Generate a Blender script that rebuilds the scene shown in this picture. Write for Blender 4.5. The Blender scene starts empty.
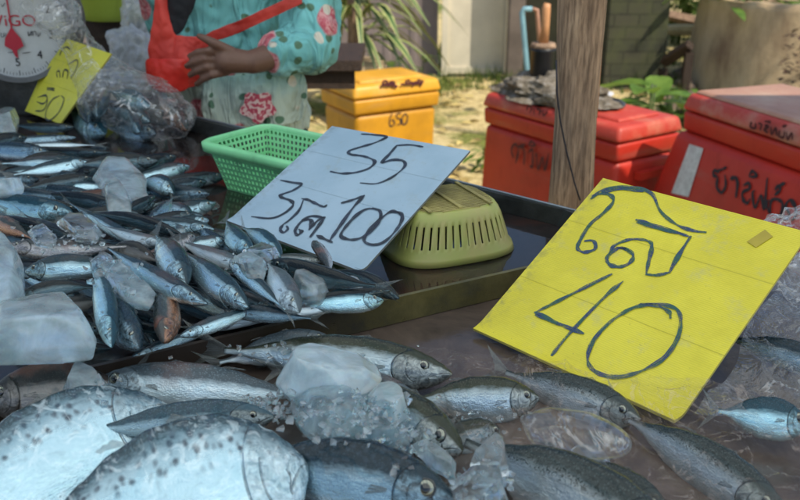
import bpy, bmesh, math, random
import numpy as np
from mathutils import Vector, Matrix, noise
random.seed(7)
C = bpy.context.scene.collection
sc = bpy.context.scene

# ------------------------------------------------------------------ camera
FPX = 858.0; PITCH = math.radians(22); CAMH = 1.38
FW = Vector((0, math.cos(PITCH), -math.sin(PITCH))); RT = Vector((1, 0, 0)); UPV = Vector((0, math.sin(PITCH), math.cos(PITCH)))
EYE = Vector((0, 0, CAMH))
cam = bpy.data.cameras.new('camera'); co = bpy.data.objects.new('camera', cam); C.objects.link(co)
co.location = EYE; co.rotation_euler = (math.radians(90 - 22), 0, 0)
cam.sensor_width = 36; cam.lens = 36 * FPX / 800; cam.clip_end = 400; cam.clip_start = 0.02
cam.dof.use_dof = True; cam.dof.focus_distance = 1.05; cam.dof.aperture_fstop = 7.5
sc.camera = co

def ray(x, y): return FW + RT * ((x - 400) / FPX) + UPV * ((250 - y) / FPX)
def P(x, y, z):
    r = ray(x, y); return EYE + r * ((z - CAMH) / r.z)
def PY(x, y, Y):
    r = ray(x, y); return EYE + r * (Y / r.y)
def hitter(A, n):
    A = Vector(A); n = Vector(n)
    return lambda q: EYE + ray(*q) * ((A - EYE).dot(n) / ray(*q).dot(n))
TF = 0.885   # floor of the metal tray
TT = 0.880   # table top

# ------------------------------------------------------------------ object helpers
def link(name, me, mat=None, parent=None, smooth=False):
    o = bpy.data.objects.new(name, me); C.objects.link(o)
    if mat is not None:
        for m in (mat if isinstance(mat, (list, tuple)) else [mat]): me.materials.append(m)
    if smooth:
        for p in me.polygons: p.use_smooth = True
    if parent is not None: o.parent = parent
    return o
def mk(name, verts, faces, mat=None, parent=None, smooth=False, uvs=None):
    me = bpy.data.meshes.new(name); me.from_pydata([tuple(v) for v in verts], [], faces); me.update()
    if uvs is not None:
        L = me.uv_layers.new(name='UVMap')
        for lp in me.loops: L.data[lp.index].uv = uvs[lp.vertex_index]
    return link(name, me, mat, parent, smooth)
def frombm(name, bm, mat=None, parent=None, smooth=False):
    me = bpy.data.meshes.new(name); bm.to_mesh(me); bm.free(); return link(name, me, mat, parent, smooth)
def tag(o, label=None, cat=None, group=None, kind=None):
    if label: o['label'] = label
    if cat: o['category'] = cat
    if group: o['group'] = group
    if kind: o['kind'] = kind
    return o
def empty(name, loc, label, cat, group=None, rz=0):
    o = bpy.data.objects.new(name, None); C.objects.link(o); o.location = loc; o.rotation_euler = (0, 0, rz)
    o.empty_display_size = 0.05
    return tag(o, label, cat, group)
def add_box(bm, c, s, rot=None):
    r = bmesh.ops.create_cube(bm, size=1); M = Matrix.Translation(c) @ (rot.to_4x4() if rot else Matrix()) @ Matrix.Diagonal((*s, 1))
    bmesh.ops.transform(bm, matrix=M, verts=r['verts']); return r['verts']
def bevel(o, w, seg=2):
    m = o.modifiers.new('bevel', 'BEVEL'); m.width = w; m.segments = seg; m.limit_method = 'ANGLE'; return o
def tube(bm, pts, rad, n=10, cap=True):
    pts = [Vector(p) for p in pts]; rings = []
    if not isinstance(rad, (list, tuple)): rad = [rad] * len(pts)
    prev = None
    for i, p in enumerate(pts):
        t = (pts[min(i + 1, len(pts) - 1)] - pts[max(i - 1, 0)]).normalized()
        a = prev if prev is not None else (Vector((0, 0, 1)) if abs(t.z) < .9 else Vector((1, 0, 0)))
        a = (a - t * a.dot(t)).normalized(); b = t.cross(a); prev = a
        rings.append([bm.verts.new(p + (a * math.cos(k * 2 * math.pi / n) + b * math.sin(k * 2 * math.pi / n)) * rad[i]) for k in range(n)])
    for i in range(len(rings) - 1):
        for k in range(n): bm.faces.new((rings[i][k], rings[i][(k + 1) % n], rings[i + 1][(k + 1) % n], rings[i + 1][k]))
    if cap: bm.faces.new(rings[0][::-1]); bm.faces.new(rings[-1])
def catmull(pts, n=8):
    pts = [Vector(p) for p in pts]
    if len(pts) < 3: return [pts[0].lerp(pts[-1], i / n) for i in range(n + 1)]
    out = []; E = [pts[0] * 2 - pts[1]] + pts + [pts[-1] * 2 - pts[-2]]
    for i in range(1, len(E) - 2):
        a, b, c, d = E[i - 1:i + 3]
        for k in range(n):
            t = k / n; out.append(.5 * ((2 * b) + (c - a) * t + (2 * a - 5 * b + 4 * c - d) * t * t + (3 * b - a - 3 * c + d) * t ** 3))
    out.append(pts[-1]); return out

# ------------------------------------------------------------------ node helpers
class G:
    def __init__(s, name, alpha=False):
        s.m = bpy.data.materials.new(name); s.m.use_nodes = True; s.t = s.m.node_tree; s.t.nodes.clear()
        s.out = s.t.nodes.new('ShaderNodeOutputMaterial')
    def n(s, typ, ins=None, out=0, **pr):
        nd = s.t.nodes.new('ShaderNode' + typ)
        for k, v in pr.items(): setattr(nd, k, v)
        for k, v in (ins or {}).items(): s.set(nd.inputs[k], v)
        return nd.outputs[out] if out is not None else nd
    def set(s, sock, v):
        if isinstance(v, bpy.types.NodeSocket): s.t.links.new(v, sock)
        elif isinstance(v, tuple) and len(v) == 3 and sock.type == 'RGBA': sock.default_value = (*v, 1)
        else: sock.default_value = v
    def math(s, op, a, b=0.0, c=None, clamp=False):
        i = {0: a, 1: b}
        if c is not None: i[2] = c
        return s.n('Math', i, operation=op, use_clamp=clamp)
    def mix(s, f, a, b, blend='MIX'):
        nd = s.t.nodes.new('ShaderNodeMix'); nd.data_type = 'RGBA'; nd.blend_type = blend
        s.set(nd.inputs[0], f); s.set(nd.inputs[6], a); s.set(nd.inputs[7], b); return nd.outputs[2]
    def ramp(s, f, stops, interp='LINEAR'):
        nd = s.t.nodes.new('ShaderNodeValToRGB'); s.set(nd.inputs[0], f); cr = nd.color_ramp; cr.interpolation = interp
        while len(cr.elements) < len(stops): cr.elements.new(.5)
        for e, (p, c) in zip(cr.elements, stops):
            e.position = p; e.color = (*c, 1) if isinstance(c, tuple) else (c, c, c, 1)
        return nd.outputs[0]
    def step(s, v, lo, hi): return s.n('MapRange', {0: v, 1: lo, 2: hi, 3: 0.0, 4: 1.0}, interpolation_type='SMOOTHSTEP')
    def obj(s): return s.n('TexCoord', out=3)
    def uv(s): return s.n('TexCoord', out=2)
    def noise(s, vec, sc_, det=4, rough=.55, dist=0, out=0): return s.n('TexNoise', {'Vector': vec, 'Scale': sc_, 'Detail': det, 'Roughness': rough, 'Distortion': dist}, out=out)
    def scale(s, vec, v): return s.n('VectorMath', {0: vec, 1: v}, operation='MULTIPLY')
    def bump(s, h, st=.3, d=.01, normal=None):
        i = {'Height': h, 'Strength': st, 'Distance': d}
        if normal: i['Normal'] = normal
        return s.n('Bump', i)
    def bsdf(s, **k):
        nd = s.t.nodes.new('ShaderNodeBsdfPrincipled')
        for a, v in k.items(): s.set(nd.inputs[a.replace('_', ' ')], v)
        return nd.outputs[0]
    def done(s, sh): s.t.links.new(sh, s.out.inputs[0]); return s.m

def simple(name, col, rough=.5, metal=0, var=.25, sc_=8, bump=.2, bd=.003, coat=0, col2=None, bsc=None):
    g = G(name); o = g.obj(); nz = g.noise(o, sc_, 6, .6)
    c = g.mix(g.step(nz, .3, .7), tuple(x * (1 - var) for x in col), col2 or tuple(min(1, x * (1 + var * .5)) for x in col))
    b = g.bump(g.noise(o, bsc or sc_ * 8, 5), bump, bd)
    return g.done(g.bsdf(Base_Color=c, Roughness=g.math('ADD', g.math('MULTIPLY', nz, .25), rough - .12), Metallic=metal, Normal=b, Coat_Weight=coat, Coat_Roughness=.1))

# fish skin: UV.x runs snout to tail, UV.y from belly (0) to back (1)
def fish_mat(name, back, side, belly, head=None, llk=.25, wr=0.0, hd_k=.8, mott=.4, bl=.64, bw=.075, spots=0.0, verm=0.0, metal=.55, rough=.3, tint=None, scl=1.0, blot=.0):
    g = G(name); uv = g.uv(); sep = g.n('SeparateXYZ', {0: uv}, out=None); u = sep.outputs[0]; v = sep.outputs[1]
    o = g.obj(); rnd = g.n('ObjectInfo', out=5)
    oo = g.n('VectorMath', {0: o, 1: g.n('CombineXYZ', {0: g.math('MULTIPLY', rnd, 7.0), 1: rnd, 2: rnd})}, operation='ADD')
    nz = g.noise(oo, 28, 5, .6); nf = g.noise(g.scale(oo, (30, 90, 90)), 3, 4, .7)
    vv = g.math('ADD', v, g.math('ADD', g.math('MULTIPLY', g.math('SUBTRACT', nz, .5), .22), g.math('MULTIPLY', g.math('SUBTRACT', nf, .5), .18)))
    tb = tuple(a * .5 + b * .5 for a, b in zip(back, side))
    col = g.ramp(vv, [(0.0, belly), (.30, side), (bl - bw * 2, tuple(x * .9 for x in side)), (bl - bw * .5, tb), (bl + bw * .5, back), (1.0, tuple(x * .4 for x in back))])
    fl_ = g.math('SUBTRACT', 1.0, g.step(vv, .48, .60)); col = g.mix(g.math('MULTIPLY', g.math('MULTIPLY', g.step(nf, .42, .72), .45), fl_), col, tuple(min(1, x * 1.5) for x in side)); col = g.mix(g.math('MULTIPLY', g.math('MULTIPLY', g.step(g.noise(oo, 11, 3), .5, .7), fl_), mott), col, tuple(x * .35 for x in side))
    vor = g.n('TexVoronoi', {'Vector': g.scale(uv, (95 * scl, 26 * scl, 1)), 'Scale': 1.0, 'Randomness': .8}, feature='F1')
    if spots:
        vs = g.n('TexVoronoi', {'Vector': g.n('VectorMath', {0: g.scale(uv, (34, 13, 1)), 1: g.scale(g.noise(oo, 60, 2, out=1), (.9, .9, 0))}, operation='ADD'), 'Scale': 1.0, 'Randomness': .8}, feature='F1')
        band = g.step(v, .56, .72)
        sp = g.math('MULTIPLY', g.math('SUBTRACT', 1.0, g.step(vs, .14, .58)), band)
        col = g.mix(g.math('MULTIPLY', sp, spots), col, (.035, .06, .09))
    if verm:
        w = g.noise(g.scale(uv, (60, 20, 1)), 1.0, 3, .6, 1.2)
        ve = g.math('MULTIPLY', g.step(w, .5, .6), g.step(v, .55, .68))
        col = g.mix(g.math('MULTIPLY', ve, verm), col, (.012, .02, .02))
    if blot:
        col = g.mix(g.math('MULTIPLY', g.step(g.noise(oo, 16, 4), .5, .66), blot), col, (.35, .13, .08))
    gl_ = g.math('MULTIPLY', g.math('SUBTRACT', 1.0, g.step(vor, .15, .5)), g.step(vv, bl - .1, bl)); col = g.mix(g.math('MULTIPLY', gl_, .35), col, tuple(x * 2.6 + .02 for x in back))
    # head plates
    dv = g.math('SUBTRACT', v, .48)
    gl = g.math('SUBTRACT', .245, g.math('MULTIPLY', g.math('MULTIPLY', dv, dv), .38))      # edge of the gill cover
    dgl = g.math('SUBTRACT', u, gl)
    hd = g.math('SUBTRACT', 1.0, g.step(dgl, -.012, .004))
    hc = head or tuple(x * .62 for x in side)
    hn = g.noise(g.scale(oo, (60, 60, 60)), 1.6, 6, .7, 1.6)
    hcol = g.mix(g.step(hn, .35, .68), tuple(x * .16 for x in hc), tuple(min(1, x * 1.5) for x in hc))
    hcol = g.mix(g.step(v, .66, .82), hcol, back)
    col = g.mix(g.math('MULTIPLY', hd, hd_k), col, hcol)
    edge = g.math('SUBTRACT', 1.0, g.step(g.math('ABSOLUTE', dgl), .001, .0055))
    pre = g.math('SUBTRACT', u, g.math('SUBTRACT', .185, g.math('MULTIPLY', g.math('MULTIPLY', dv, dv), .55)))
    edge2 = g.math('MULTIPLY', g.math('SUBTRACT', 1.0, g.step(g.math('ABSOLUTE', pre), .001, .005)), g.math('LESS_THAN', v, .62))
    ml = g.math('SUBTRACT', v, g.math('SUBTRACT', .56, g.math('MULTIPLY', u, 2.9)))
    mouth = g.math('MULTIPLY', g.math('SUBTRACT', 1.0, g.step(g.math('ABSOLUTE', ml), .012, .035)), g.math('LESS_THAN', u, .085))
    mx = g.math('MULTIPLY', g.math('SUBTRACT', 1.0, g.step(g.math('ABSOLUTE', g.math('SUBTRACT', u, g.math('ADD', .085, g.math('MULTIPLY', g.math('SINE', g.math('MULTIPLY', v, 26.0)), .006)))), .001, .006)),
                g.math('MULTIPLY', g.math('GREATER_THAN', v, .25), g.math('LESS_THAN', v, .5)))
    dark = g.math('MAXIMUM', g.math('MAXIMUM', edge, g.math('MULTIPLY', edge2, .6)), g.math('MAXIMUM', mouth, mx))
    ll = g.math('MULTIPLY', g.math('SUBTRACT', 1.0, g.step(g.math('ABSOLUTE', g.math('SUBTRACT', v, g.math('ADD', .6, g.math('MULTIPLY', g.math('SINE', g.math('MULTIPLY', u, 7.0)), .02)))), .002, .012)), g.math('GREATER_THAN', u, .26))
    dark = g.math('MULTIPLY', dark, g.step(nz, .34, .56))
    col = g.mix(g.math('MULTIPLY', dark, min(.9, hd_k * 1.1)), col, (.012, .014, .016))
    col = g.mix(g.math('MULTIPLY', ll, llk), col, (.03, .04, .05))
    if tint: col = g.mix(.4, col, tint, 'MULTIPLY')
    h = g.math('ADD', g.math('MULTIPLY', g.math('MULTIPLY', vor, g.math('SUBTRACT', 1.0, hd)), .2), g.math('ADD', g.math('MULTIPLY', nf, .5), g.math('MULTIPLY', hn, g.math('MULTIPLY', hd, .8))))
    h = g.math('SUBTRACT', h, g.math('MULTIPLY', dark, 1.2))
    if wr:
        wn_ = g.noise(oo, 55, 5, .65, 1.4); h = g.math('ADD', h, g.math('MULTIPLY', wn_, wr)); col = g.mix(g.math('MULTIPLY', g.step(wn_, .5, .66), .35), col, (.80, .92, .97)); col = g.mix(g.math('MULTIPLY', g.step(wn_, .46, .34), .3), col, (.22, .33, .39))
    bmp = g.bump(h, .75, .0018)
    met = g.math('MULTIPLY', g.math('SUBTRACT', 1.0, g.step(vv, bl - bw * 2, bl + bw)), metal + .2)
    ro = g.math('ADD', g.math('MULTIPLY', nf, .3), rough - .18)
    return g.done(g.bsdf(Base_Color=col, Metallic=met, Roughness=ro, Normal=bmp, Coat_Weight=g.n('MapRange', {0: vv, 1: bl - .1, 2: bl + .03, 3: .8, 4: .22}), Coat_Roughness=.05, Specular_IOR_Level=g.n('MapRange', {0: vv, 1: bl - .1, 2: bl + .03, 3: .6, 4: .22})))

FM = {
 'silver': fish_mat('fish_skin_silver', (.014, .04, .055), (.50, .75, .86), (.76, .90, .95), blot=.12, metal=.6, rough=.26),
 'cyan':   fish_mat('fish_skin_cyan', (.010, .05, .075), (.44, .76, .88), (.70, .88, .93), rough=.26),
 'dark':   fish_mat('fish_skin_dark', (.006, .012, .016), (.09, .16, .19), (.40, .48, .52), metal=.5, rough=.22),
 'blue':   fish_mat('fish_skin_blue', (.010, .028, .042), (.24, .38, .47), (.6, .68, .73), spots=.5),
 'bronze': fish_mat('fish_skin_bronze', (.05, .06, .06), (.50, .25, .15), (.45, .28, .2), metal=.4, blot=.5),
 'pink':   fish_mat('fish_skin_pink', (.05, .06, .065), (.48, .46, .47), (.62, .60, .60), metal=.5, blot=.4),
 'spot':   fish_mat('fish_skin_spotted', (.05, .10, .13), (.42, .60, .68), (.52, .66, .72), spots=.9, bl=.66, bw=.08, metal=.45, rough=.32, head=(.30, .34, .33)),
 'bigspot': fish_mat('fish_skin_big_spotted', (.035, .07, .09), (.46, .68, .80), (.55, .74, .83), spots=1.0, llk=.0, wr=.7, metal=.55, rough=.17, head=(.36, .45, .48), hd_k=.5, mott=.08, bl=.86, bw=.12),
 'brown':  fish_mat('fish_skin_brown', (.02, .022, .022), (.22, .21, .20), (.34, .31, .29), metal=.25, rough=.35, blot=.3),
 'verm':   fish_mat('fish_skin_mottled', (.035, .048, .048), (.36, .41, .43), (.42, .42, .41), verm=1.0, bl=.70, bw=.12, metal=.35, head=(.2, .22, .2), rough=.2),
 'olive':  fish_mat('fish_skin_olive', (.028, .034, .020), (.46, .58, .64), (.56, .66, .70), bl=.74, bw=.10, metal=.45, head=(.27, .29, .27), rough=.2),
 'white':  fish_mat('fish_skin_white', (.08, .11, .13), (.62, .78, .86), (.76, .87, .92), metal=.35, rough=.35, blot=.15),
}
g = G('fin_membrane'); o_ = g.uv(); w_ = g.n('TexWave', {'Vector': o_, 'Scale': 9.0, 'Distortion': .6}, bands_direction='Y')
M_FIN = g.done(g.n('MixShader', {0: g.math('ADD', g.math('MULTIPLY', w_, .3), .35), 1: g.n('BsdfTransparent'), 2: g.bsdf(Base_Color=g.ramp(w_, [(0, (.07, .08, .08)), (1, (.16, .18, .17))]), Roughness=.3, Coat_Weight=.5)}))
def plain(name, col, rough=.3, coat=0.0, metal=0.0):
    g = G(name); nz = g.noise(g.obj(), 60, 3); return g.done(g.bsdf(Base_Color=g.mix(nz, tuple(x * .75 for x in col), col), Roughness=rough, Coat_Weight=coat, Coat_Roughness=.03, Metallic=metal))
M_IRIS = plain('fish_iris', (.30, .31, .25), .16, 1.0, .75); M_PUPIL = plain('fish_pupil', (.004, .005, .007), .06, 1.0)

def ice_mat(name, col=(.84, .92, .96), milk=.3, rough=.2, bs=.3):
    g = G(name); o = g.obj(); n1 = g.noise(o, 30, 4, .55, .6); n2 = g.noise(o, 130, 4, .7); n3 = g.noise(o, 260, 2, .6)
    b = g.bump(g.math('ADD', n1, g.math('MULTIPLY', n2, .12)), bs, .003)
    gl = g.bsdf(Base_Color=col, Transmission_Weight=1.0, IOR=1.28, Roughness=rough, Normal=b, Specular_IOR_Level=.7)
    df = g.bsdf(Base_Color=tuple(x * .85 for x in col), Roughness=.2, Normal=b, Specular_IOR_Level=.6, Subsurface_Weight=1.0, Subsurface_Radius=(.6, .9, 1.0), Subsurface_Scale=.02, Coat_Weight=.6, Coat_Roughness=.05)
    f = g.n('MapRange', {0: g.math('ADD', n1, g.math('MULTIPLY', g.math('SUBTRACT', n3, .5), .12)), 1: .36, 2: .64, 3: max(0, milk - .11), 4: min(1, milk + .11)})
    return g.done(g.n('MixShader', {0: f, 1: gl, 2: df}))
M_ICE = ice_mat('ice_frosted', col=(.80, .92, .97), milk=.26, rough=.22, bs=.3); M_ICEM = ice_mat('ice_milky', col=(.80, .93, .99), milk=.46, rough=.16, bs=.35); M_ICEC = ice_mat('ice_clear', milk=.08, rough=.12, bs=.5); M_ICEW = ice_mat('ice_slush', (.80, .94, .99), milk=.20, rough=.10, bs=.8)
def film_mat(name, col=(.85, .86, .88), dens=.22, rough=.12, ws=26, st=1.0, diff=.35, lwk=.4, crk=.16):
    g = G(name); o = g.obj(); n1 = g.noise(o, ws, 4, .6, 1.6); rg = g.math('ABSOLUTE', g.math('SUBTRACT', n1, .5)); n3 = g.noise(o, ws * .4, 3, .6, 1.0)
    b = g.bump(g.math('ADD', g.math('MULTIPLY', rg, 3.0), n3), st, .004)
    lw = g.n('LayerWeight', {'Blend': .35, 'Normal': b}, out=1)
    cr = g.math('SUBTRACT', 1.0, g.step(rg, .0, .03))
    f = g.math('ADD', g.math('ADD', dens, g.math('MULTIPLY', g.math('POWER', lw, 1.5), lwk)), g.math('MULTIPLY', cr, crk), clamp=True)
    sh = g.n('MixShader', {0: diff, 1: g.n('BsdfGlossy', {0: col, 'Roughness': rough, 'Normal': b}), 2: g.n('MixShader', {0: .5, 1: g.n('BsdfDiffuse', {0: col, 'Normal': b}), 2: g.n('BsdfTranslucent', {0: col})})})
    return g.done(g.n('MixShader', {0: f, 1: g.n('BsdfTransparent', {0: (.97, .97, .97)}), 2: sh}))
M_BUB = film_mat('bubble_plastic', (.9, .93, .95), dens=.03, diff=.25, ws=8, st=.25, rough=.04); M_FILM = film_mat('clear_plastic', dens=.06, diff=.25, rough=.04, ws=16); M_FILMW = film_mat('milky_plastic', (.95, .96, .98), dens=.03, diff=.5, ws=12, rough=.06, crk=.42, lwk=.5); M_FILMP = film_mat('pinkish_plastic', (.62, .50, .44), dens=.02, diff=.35, lwk=.22, crk=.22, rough=.03, ws=20)

# ------------------------------------------------------------------ fish
def prof(tab, u):
    for (a, x), (b, y) in zip(tab, tab[1:]):
        if u <= b:
            t = (u - a) / (b - a); t = t * t * (3 - 2 * t) * .45 + t * .55; return x + (y - x) * t
    return tab[-1][1]
TOP = [(0, .05), (.012, .16), (.05, .36), (.10, .56), (.18, .79), (.28, .94), (.38, 1.0), (.52, .97), (.66, .78), (.78, .50), (.87, .26), (.93, .14), (1, .13)]
BOT = [(0, .05), (.012, .18), (.05, .42), (.10, .62), (.18, .84), (.28, .97), (.38, 1.0), (.52, .95), (.66, .74), (.78, .45), (.87, .22), (.93, .12), (1, .12)]
WID = [(0, .10), (.012, .30), (.05, .55), (.10, .76), (.18, .93), (.28, 1.0), (.42, .99), (.55, .90), (.68, .70), (.80, .42), (.9, .2), (1, .07)]
FISH_N = 0
def fish(h, t, w, z, kind='silver', d='U', roll=35, label='', cat='fish', group=None, fat=.52, bend=0.0, sag=0.0, hero=False, name='mackerel', z2=None, tail=True, fins=True, eyes=True, eye_s=1.0):
    """h, t: where snout and tail end lie in plan; w: body depth seen in the photo; z: height of the body's axis"""
    global FISH_N; FISH_N += 1
    H = P(h[0], h[1], z); T = P(t[0], t[1], z if z2 is None else z2)
    X = T - H; L = X.length; X.normalize()
    W = Vector((0, 0, 1)); W = (W - X * W.dot(X)).normalized(); D = X.cross(W)
    ref = {'U': Vector((0, 1, 0)), 'D': Vector((0, -1, 0)), 'L': Vector((-1, 0, 0)), 'R': Vector((1, 0, 0))}[d]
    sgn = 1
    if D.dot(ref) < 0: D = -D; sgn = -1
    r = math.radians(roll); D2 = D * math.cos(r) + W * math.sin(r); S2 = W * math.cos(r) - D * math.sin(r)
    dist = ((H + T) / 2 - EYE).dot(FW); dep = w * dist / FPX / 2; thk = dep * fat
    root = bpy.data.objects.new(name, None); C.objects.link(root); root.empty_display_size = .02
    M = Matrix((X, D2, S2)).transposed().to_4x4(); M.translation = H; root.matrix_world = M
    tag(root, label, cat, group)
    rr = random.Random(FISH_N); ph = rr.random() * 6
    nu, nv = (110, 56) if hero else (44, 28)
    LB = L * .86
    def axis(u): return Vector((u * LB, dep * bend * math.sin(math.pi * u) + dep * .03 * math.sin(5 * u + ph), -sag * dep * (2 * u - 1) ** 2 * 1.0))
    V = []; UV = []; F = []
    for i in range(nu + 1):
        u = (i / nu); u = u ** 1.25
        a = prof(TOP, u) * dep; b = prof(BOT, u) * dep; ww = prof(WID, u) * thk; c = axis(u)
        for k in range(nv):
            ph_ = k / nv * 2 * math.pi + 1e-4
            cy = math.cos(ph_); sx = math.sin(ph_)
            yy = (a if cy > 0 else b) * math.copysign(abs(cy) ** .92, cy); zz = ww * math.copysign(abs(sx) ** .85, sx)
            v = (1 + cy) / 2
            gl = .245 - .38 * (v - .48) ** 2
            q = 1.0
            if .10 < u < gl: q += .075 * min(1, (u - .10) / .08)        # gill cover stands proud of the shoulder
            elif u >= gl: q -= .035 * max(0, 1 - (u - gl) / .05)
            jj = 1 + .03 * noise.noise(Vector((u * 9 + ph, v * 4, ph)))
            V.append(c + Vector((0, yy * (1 + (q - 1) * .4) * jj, zz * q * jj))); UV.append((u, v))
    for i in range(nu):
        for k in range(nv): F.append((i * nv + k, i * nv + (k + 1) % nv, (i + 1) * nv + (k + 1) % nv, (i + 1) * nv + k))
    F.append(tuple(range(nv))[::-1]); F.append(tuple(nu * nv + k for k in range(nv)))
    body = mk('body', V, F, FM[kind], root, True, UV)
    # tail fin, forked
    if tail:
        e = axis(1.0); span = dep * rr.uniform(.85, 1.05); tl = L * .19; tv = []; tf = []; tu = []
        n = 10
        for i in range(n + 1):
            s = i / n * 2 - 1
            root_p = e + Vector((-.02 * L, s * dep * .11, 0)); lenx = tl * (.36 + .64 * abs(s) ** 1.1)
            tip = e + Vector((lenx, s * span, dep * .12 * math.sin(3 * s + ph)))
            for j in range(4):
                q = j / 3; pt = root_p.lerp(tip, q); pt.z += dep * .05 * math.sin(i * 1.7) * q; tv.append(pt); tu.append((q, (s + 1) / 2))
        for i in range(n):
            for j in range(3): a = i * 4 + j; tf.append((a, a + 1, a + 5, a + 4))
        mk('tail_fin', tv, tf, M_FIN, root, True, tu)
    def fan(nm, u, side, ang, ln, spread, zoff, n=7):
        base = axis(u); yb = (prof(TOP, u) if side > 0 else prof(BOT, u)) * dep * side
        tv = []; tf = []; tu = []
        for i in range(n + 1):
            s = i / n; b0 = base + Vector((s * L * spread, yb * (.93 if s < 1 else .9), zoff)); le = ln * (1 - .75 * s)
            tip = b0 + Vector((math.cos(ang) * le, side * math.sin(ang) * le, dep * .04 * math.sin(i * 2.1)))
            for j in range(3): tv.append(b0.lerp(tip, j / 2)); tu.append((j / 2, s))
        for i in range(n):
            for j in range(2): a = i * 3 + j; tf.append((a, a + 1, a + 4, a + 3))
        mk(nm, tv, tf, M_FIN, root, True, tu)
    up = 1
    if fins:
        fan('dorsal_fin', .33, 1, .5, dep * .38, .10, 0)
        fan('second_dorsal_fin', .58, 1, .45, dep * .25, .10, 0)
        fan('anal_fin', .6, -1, .45, dep * .22, .08, 0)
    # pectoral fin on the upper flank
    b0 = axis(.27); tv = []; tf = []; tu = []; pf = eyes
    for i in range(7):
        a = -.26 + i * .06; ln = min(L * .10, dep * .55) * (1 - .05 * i)
        s0 = b0 + Vector((0, -dep * .10 + i * dep * .015, thk * 1.0)); tp = s0 + Vector((math.cos(a) * ln, math.sin(a) * ln, -thk * .04 + (.0015 if i % 2 else 0)))
        for j in range(3): tv.append(s0.lerp(tp, j / 2)); tu.append((j / 2, i / 6))
    for i in range(6):
        for j in range(2): a = i * 3 + j; tf.append((a, a + 1, a + 4, a + 3))
    if pf: mk('pectoral_fin', tv, tf, M_FIN, root, True, tu)
    if eyes:
        u = .115; c = axis(u); er = dep * .185 * eye_s; v0 = .28
        ww = prof(WID, u) * thk; ep = c + Vector((0, prof(TOP, u) * dep * v0, ww * .90))
        me = bpy.data.meshes.new('eye'); bm = bmesh.new(); bmesh.ops.create_uvsphere(bm, u_segments=20, v_segments=12, radius=1)
        bmesh.ops.transform(bm, matrix=Matrix.Translation(ep) @ Matrix.Diagonal((er, er, er * .42, 1)), verts=bm.verts); bm.to_mesh(me); bm.free()
        eo = link('eye', me, M_IRIS, root, True)
        if hero:
            me = bpy.data.meshes.new('eye_socket'); bm = bmesh.new(); tube(bm, [ep + Vector((er * 1.06 * math.cos(k * math.pi / 10), er * 1.06 * math.sin(k * math.pi / 10), 0)) for k in range(21)], er * .13, 8, False); bm.to_mesh(me); bm.free(); link('eye_socket', me, M_PUPIL, eo, True)
        me = bpy.data.meshes.new('pupil'); bm = bmesh.new(); bmesh.ops.create_uvsphere(bm, u_segments=16, v_segments=10, radius=1)
        bmesh.ops.transform(bm, matrix=Matrix.Translation(ep + Vector((0, 0, er * .22))) @ Matrix.Diagonal((er * .66, er * .66, er * .26, 1)), verts=bm.verts); bm.to_mesh(me); bm.free()
        link('pupil', me, M_PUPIL, eo, True)
    return root

# ------------------------------------------------------------------ ice and crumpled shells
def blob(name, outline, z, hgt, mat, label, cat, group=None, seed=0, rough=.06, p=2.4, under=.35, parent=None, nr=12, na=56, facet=0.0, kind=None):
    """rounded lump standing on height z: outline in plan, domed top, shallow underside"""
    pts = catmull([Vector((*P(x, y, z + hgt * .35).xy, 0)) for x, y in outline + outline[:1]], 8)[:-1]
    c = sum(pts, Vector()) / len(pts); n = len(pts)
    # resample by index
    ring = [pts[int(i * n / na) % n].lerp(pts[(int(i * n / na) + 1) % n], (i * n / na) % 1) for i in range(na)]
    R = sum(((q - c).length for q in ring)) / na
    V = [Vector((c.x, c.y, z + hgt))]; F = []; rr = random.Random(seed)
    sd = Vector((rr.random() * 50, rr.random() * 50, rr.random() * 50))
    S = [math.sin((i + 1) / nr * math.pi / 2) for i in range(nr)]
    seq = [(s, 1) for s in S] + [(s, -1) for s in reversed(S[:-1])]
    for s, top in seq:
        for q in ring:
            prf = max(0, 1 - s ** p) ** (1 / p)
            pt = c.lerp(q, s); pt.z = z + hgt * .35 + (hgt * .65 * prf if top > 0 else -hgt * under * prf)
            nn = noise.noise(pt / max(R, .004) * 1.1 + sd) * .6 + noise.noise(pt / max(R, .004) * 3 + sd) * .3
            if facet:
                nn += facet * (noise.cell(pt / R * 2.2 + sd) - .5)
            dr = (pt - Vector((c.x, c.y, z + hgt * .3))); V.append(pt + (dr.normalized() if dr.length > 0 else Vector()) * nn * R * rough * 3)
    V.append(Vector((c.x, c.y, z + hgt * .35 - hgt * under)))
    for i in range(na): F.append((0, 1 + i, 1 + (i + 1) % na))
    for r_ in range(len(seq) - 1):
        for i in range(na): a = 1 + r_ * na; F.append((a + i, a + na + i, a + na + (i + 1) % na, a + (i + 1) % na))
    a = 1 + (len(seq) - 1) * na
    for i in range(na): F.append((a + i, len(V) - 1, a + (i + 1) % na))
    V = [v - Vector((c.x, c.y, z)) for v in V]
    o = mk(name, V, F, mat, parent, True)
    o.location = (c.x, c.y, z)
    return tag(o, label, cat, group, kind)
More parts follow.
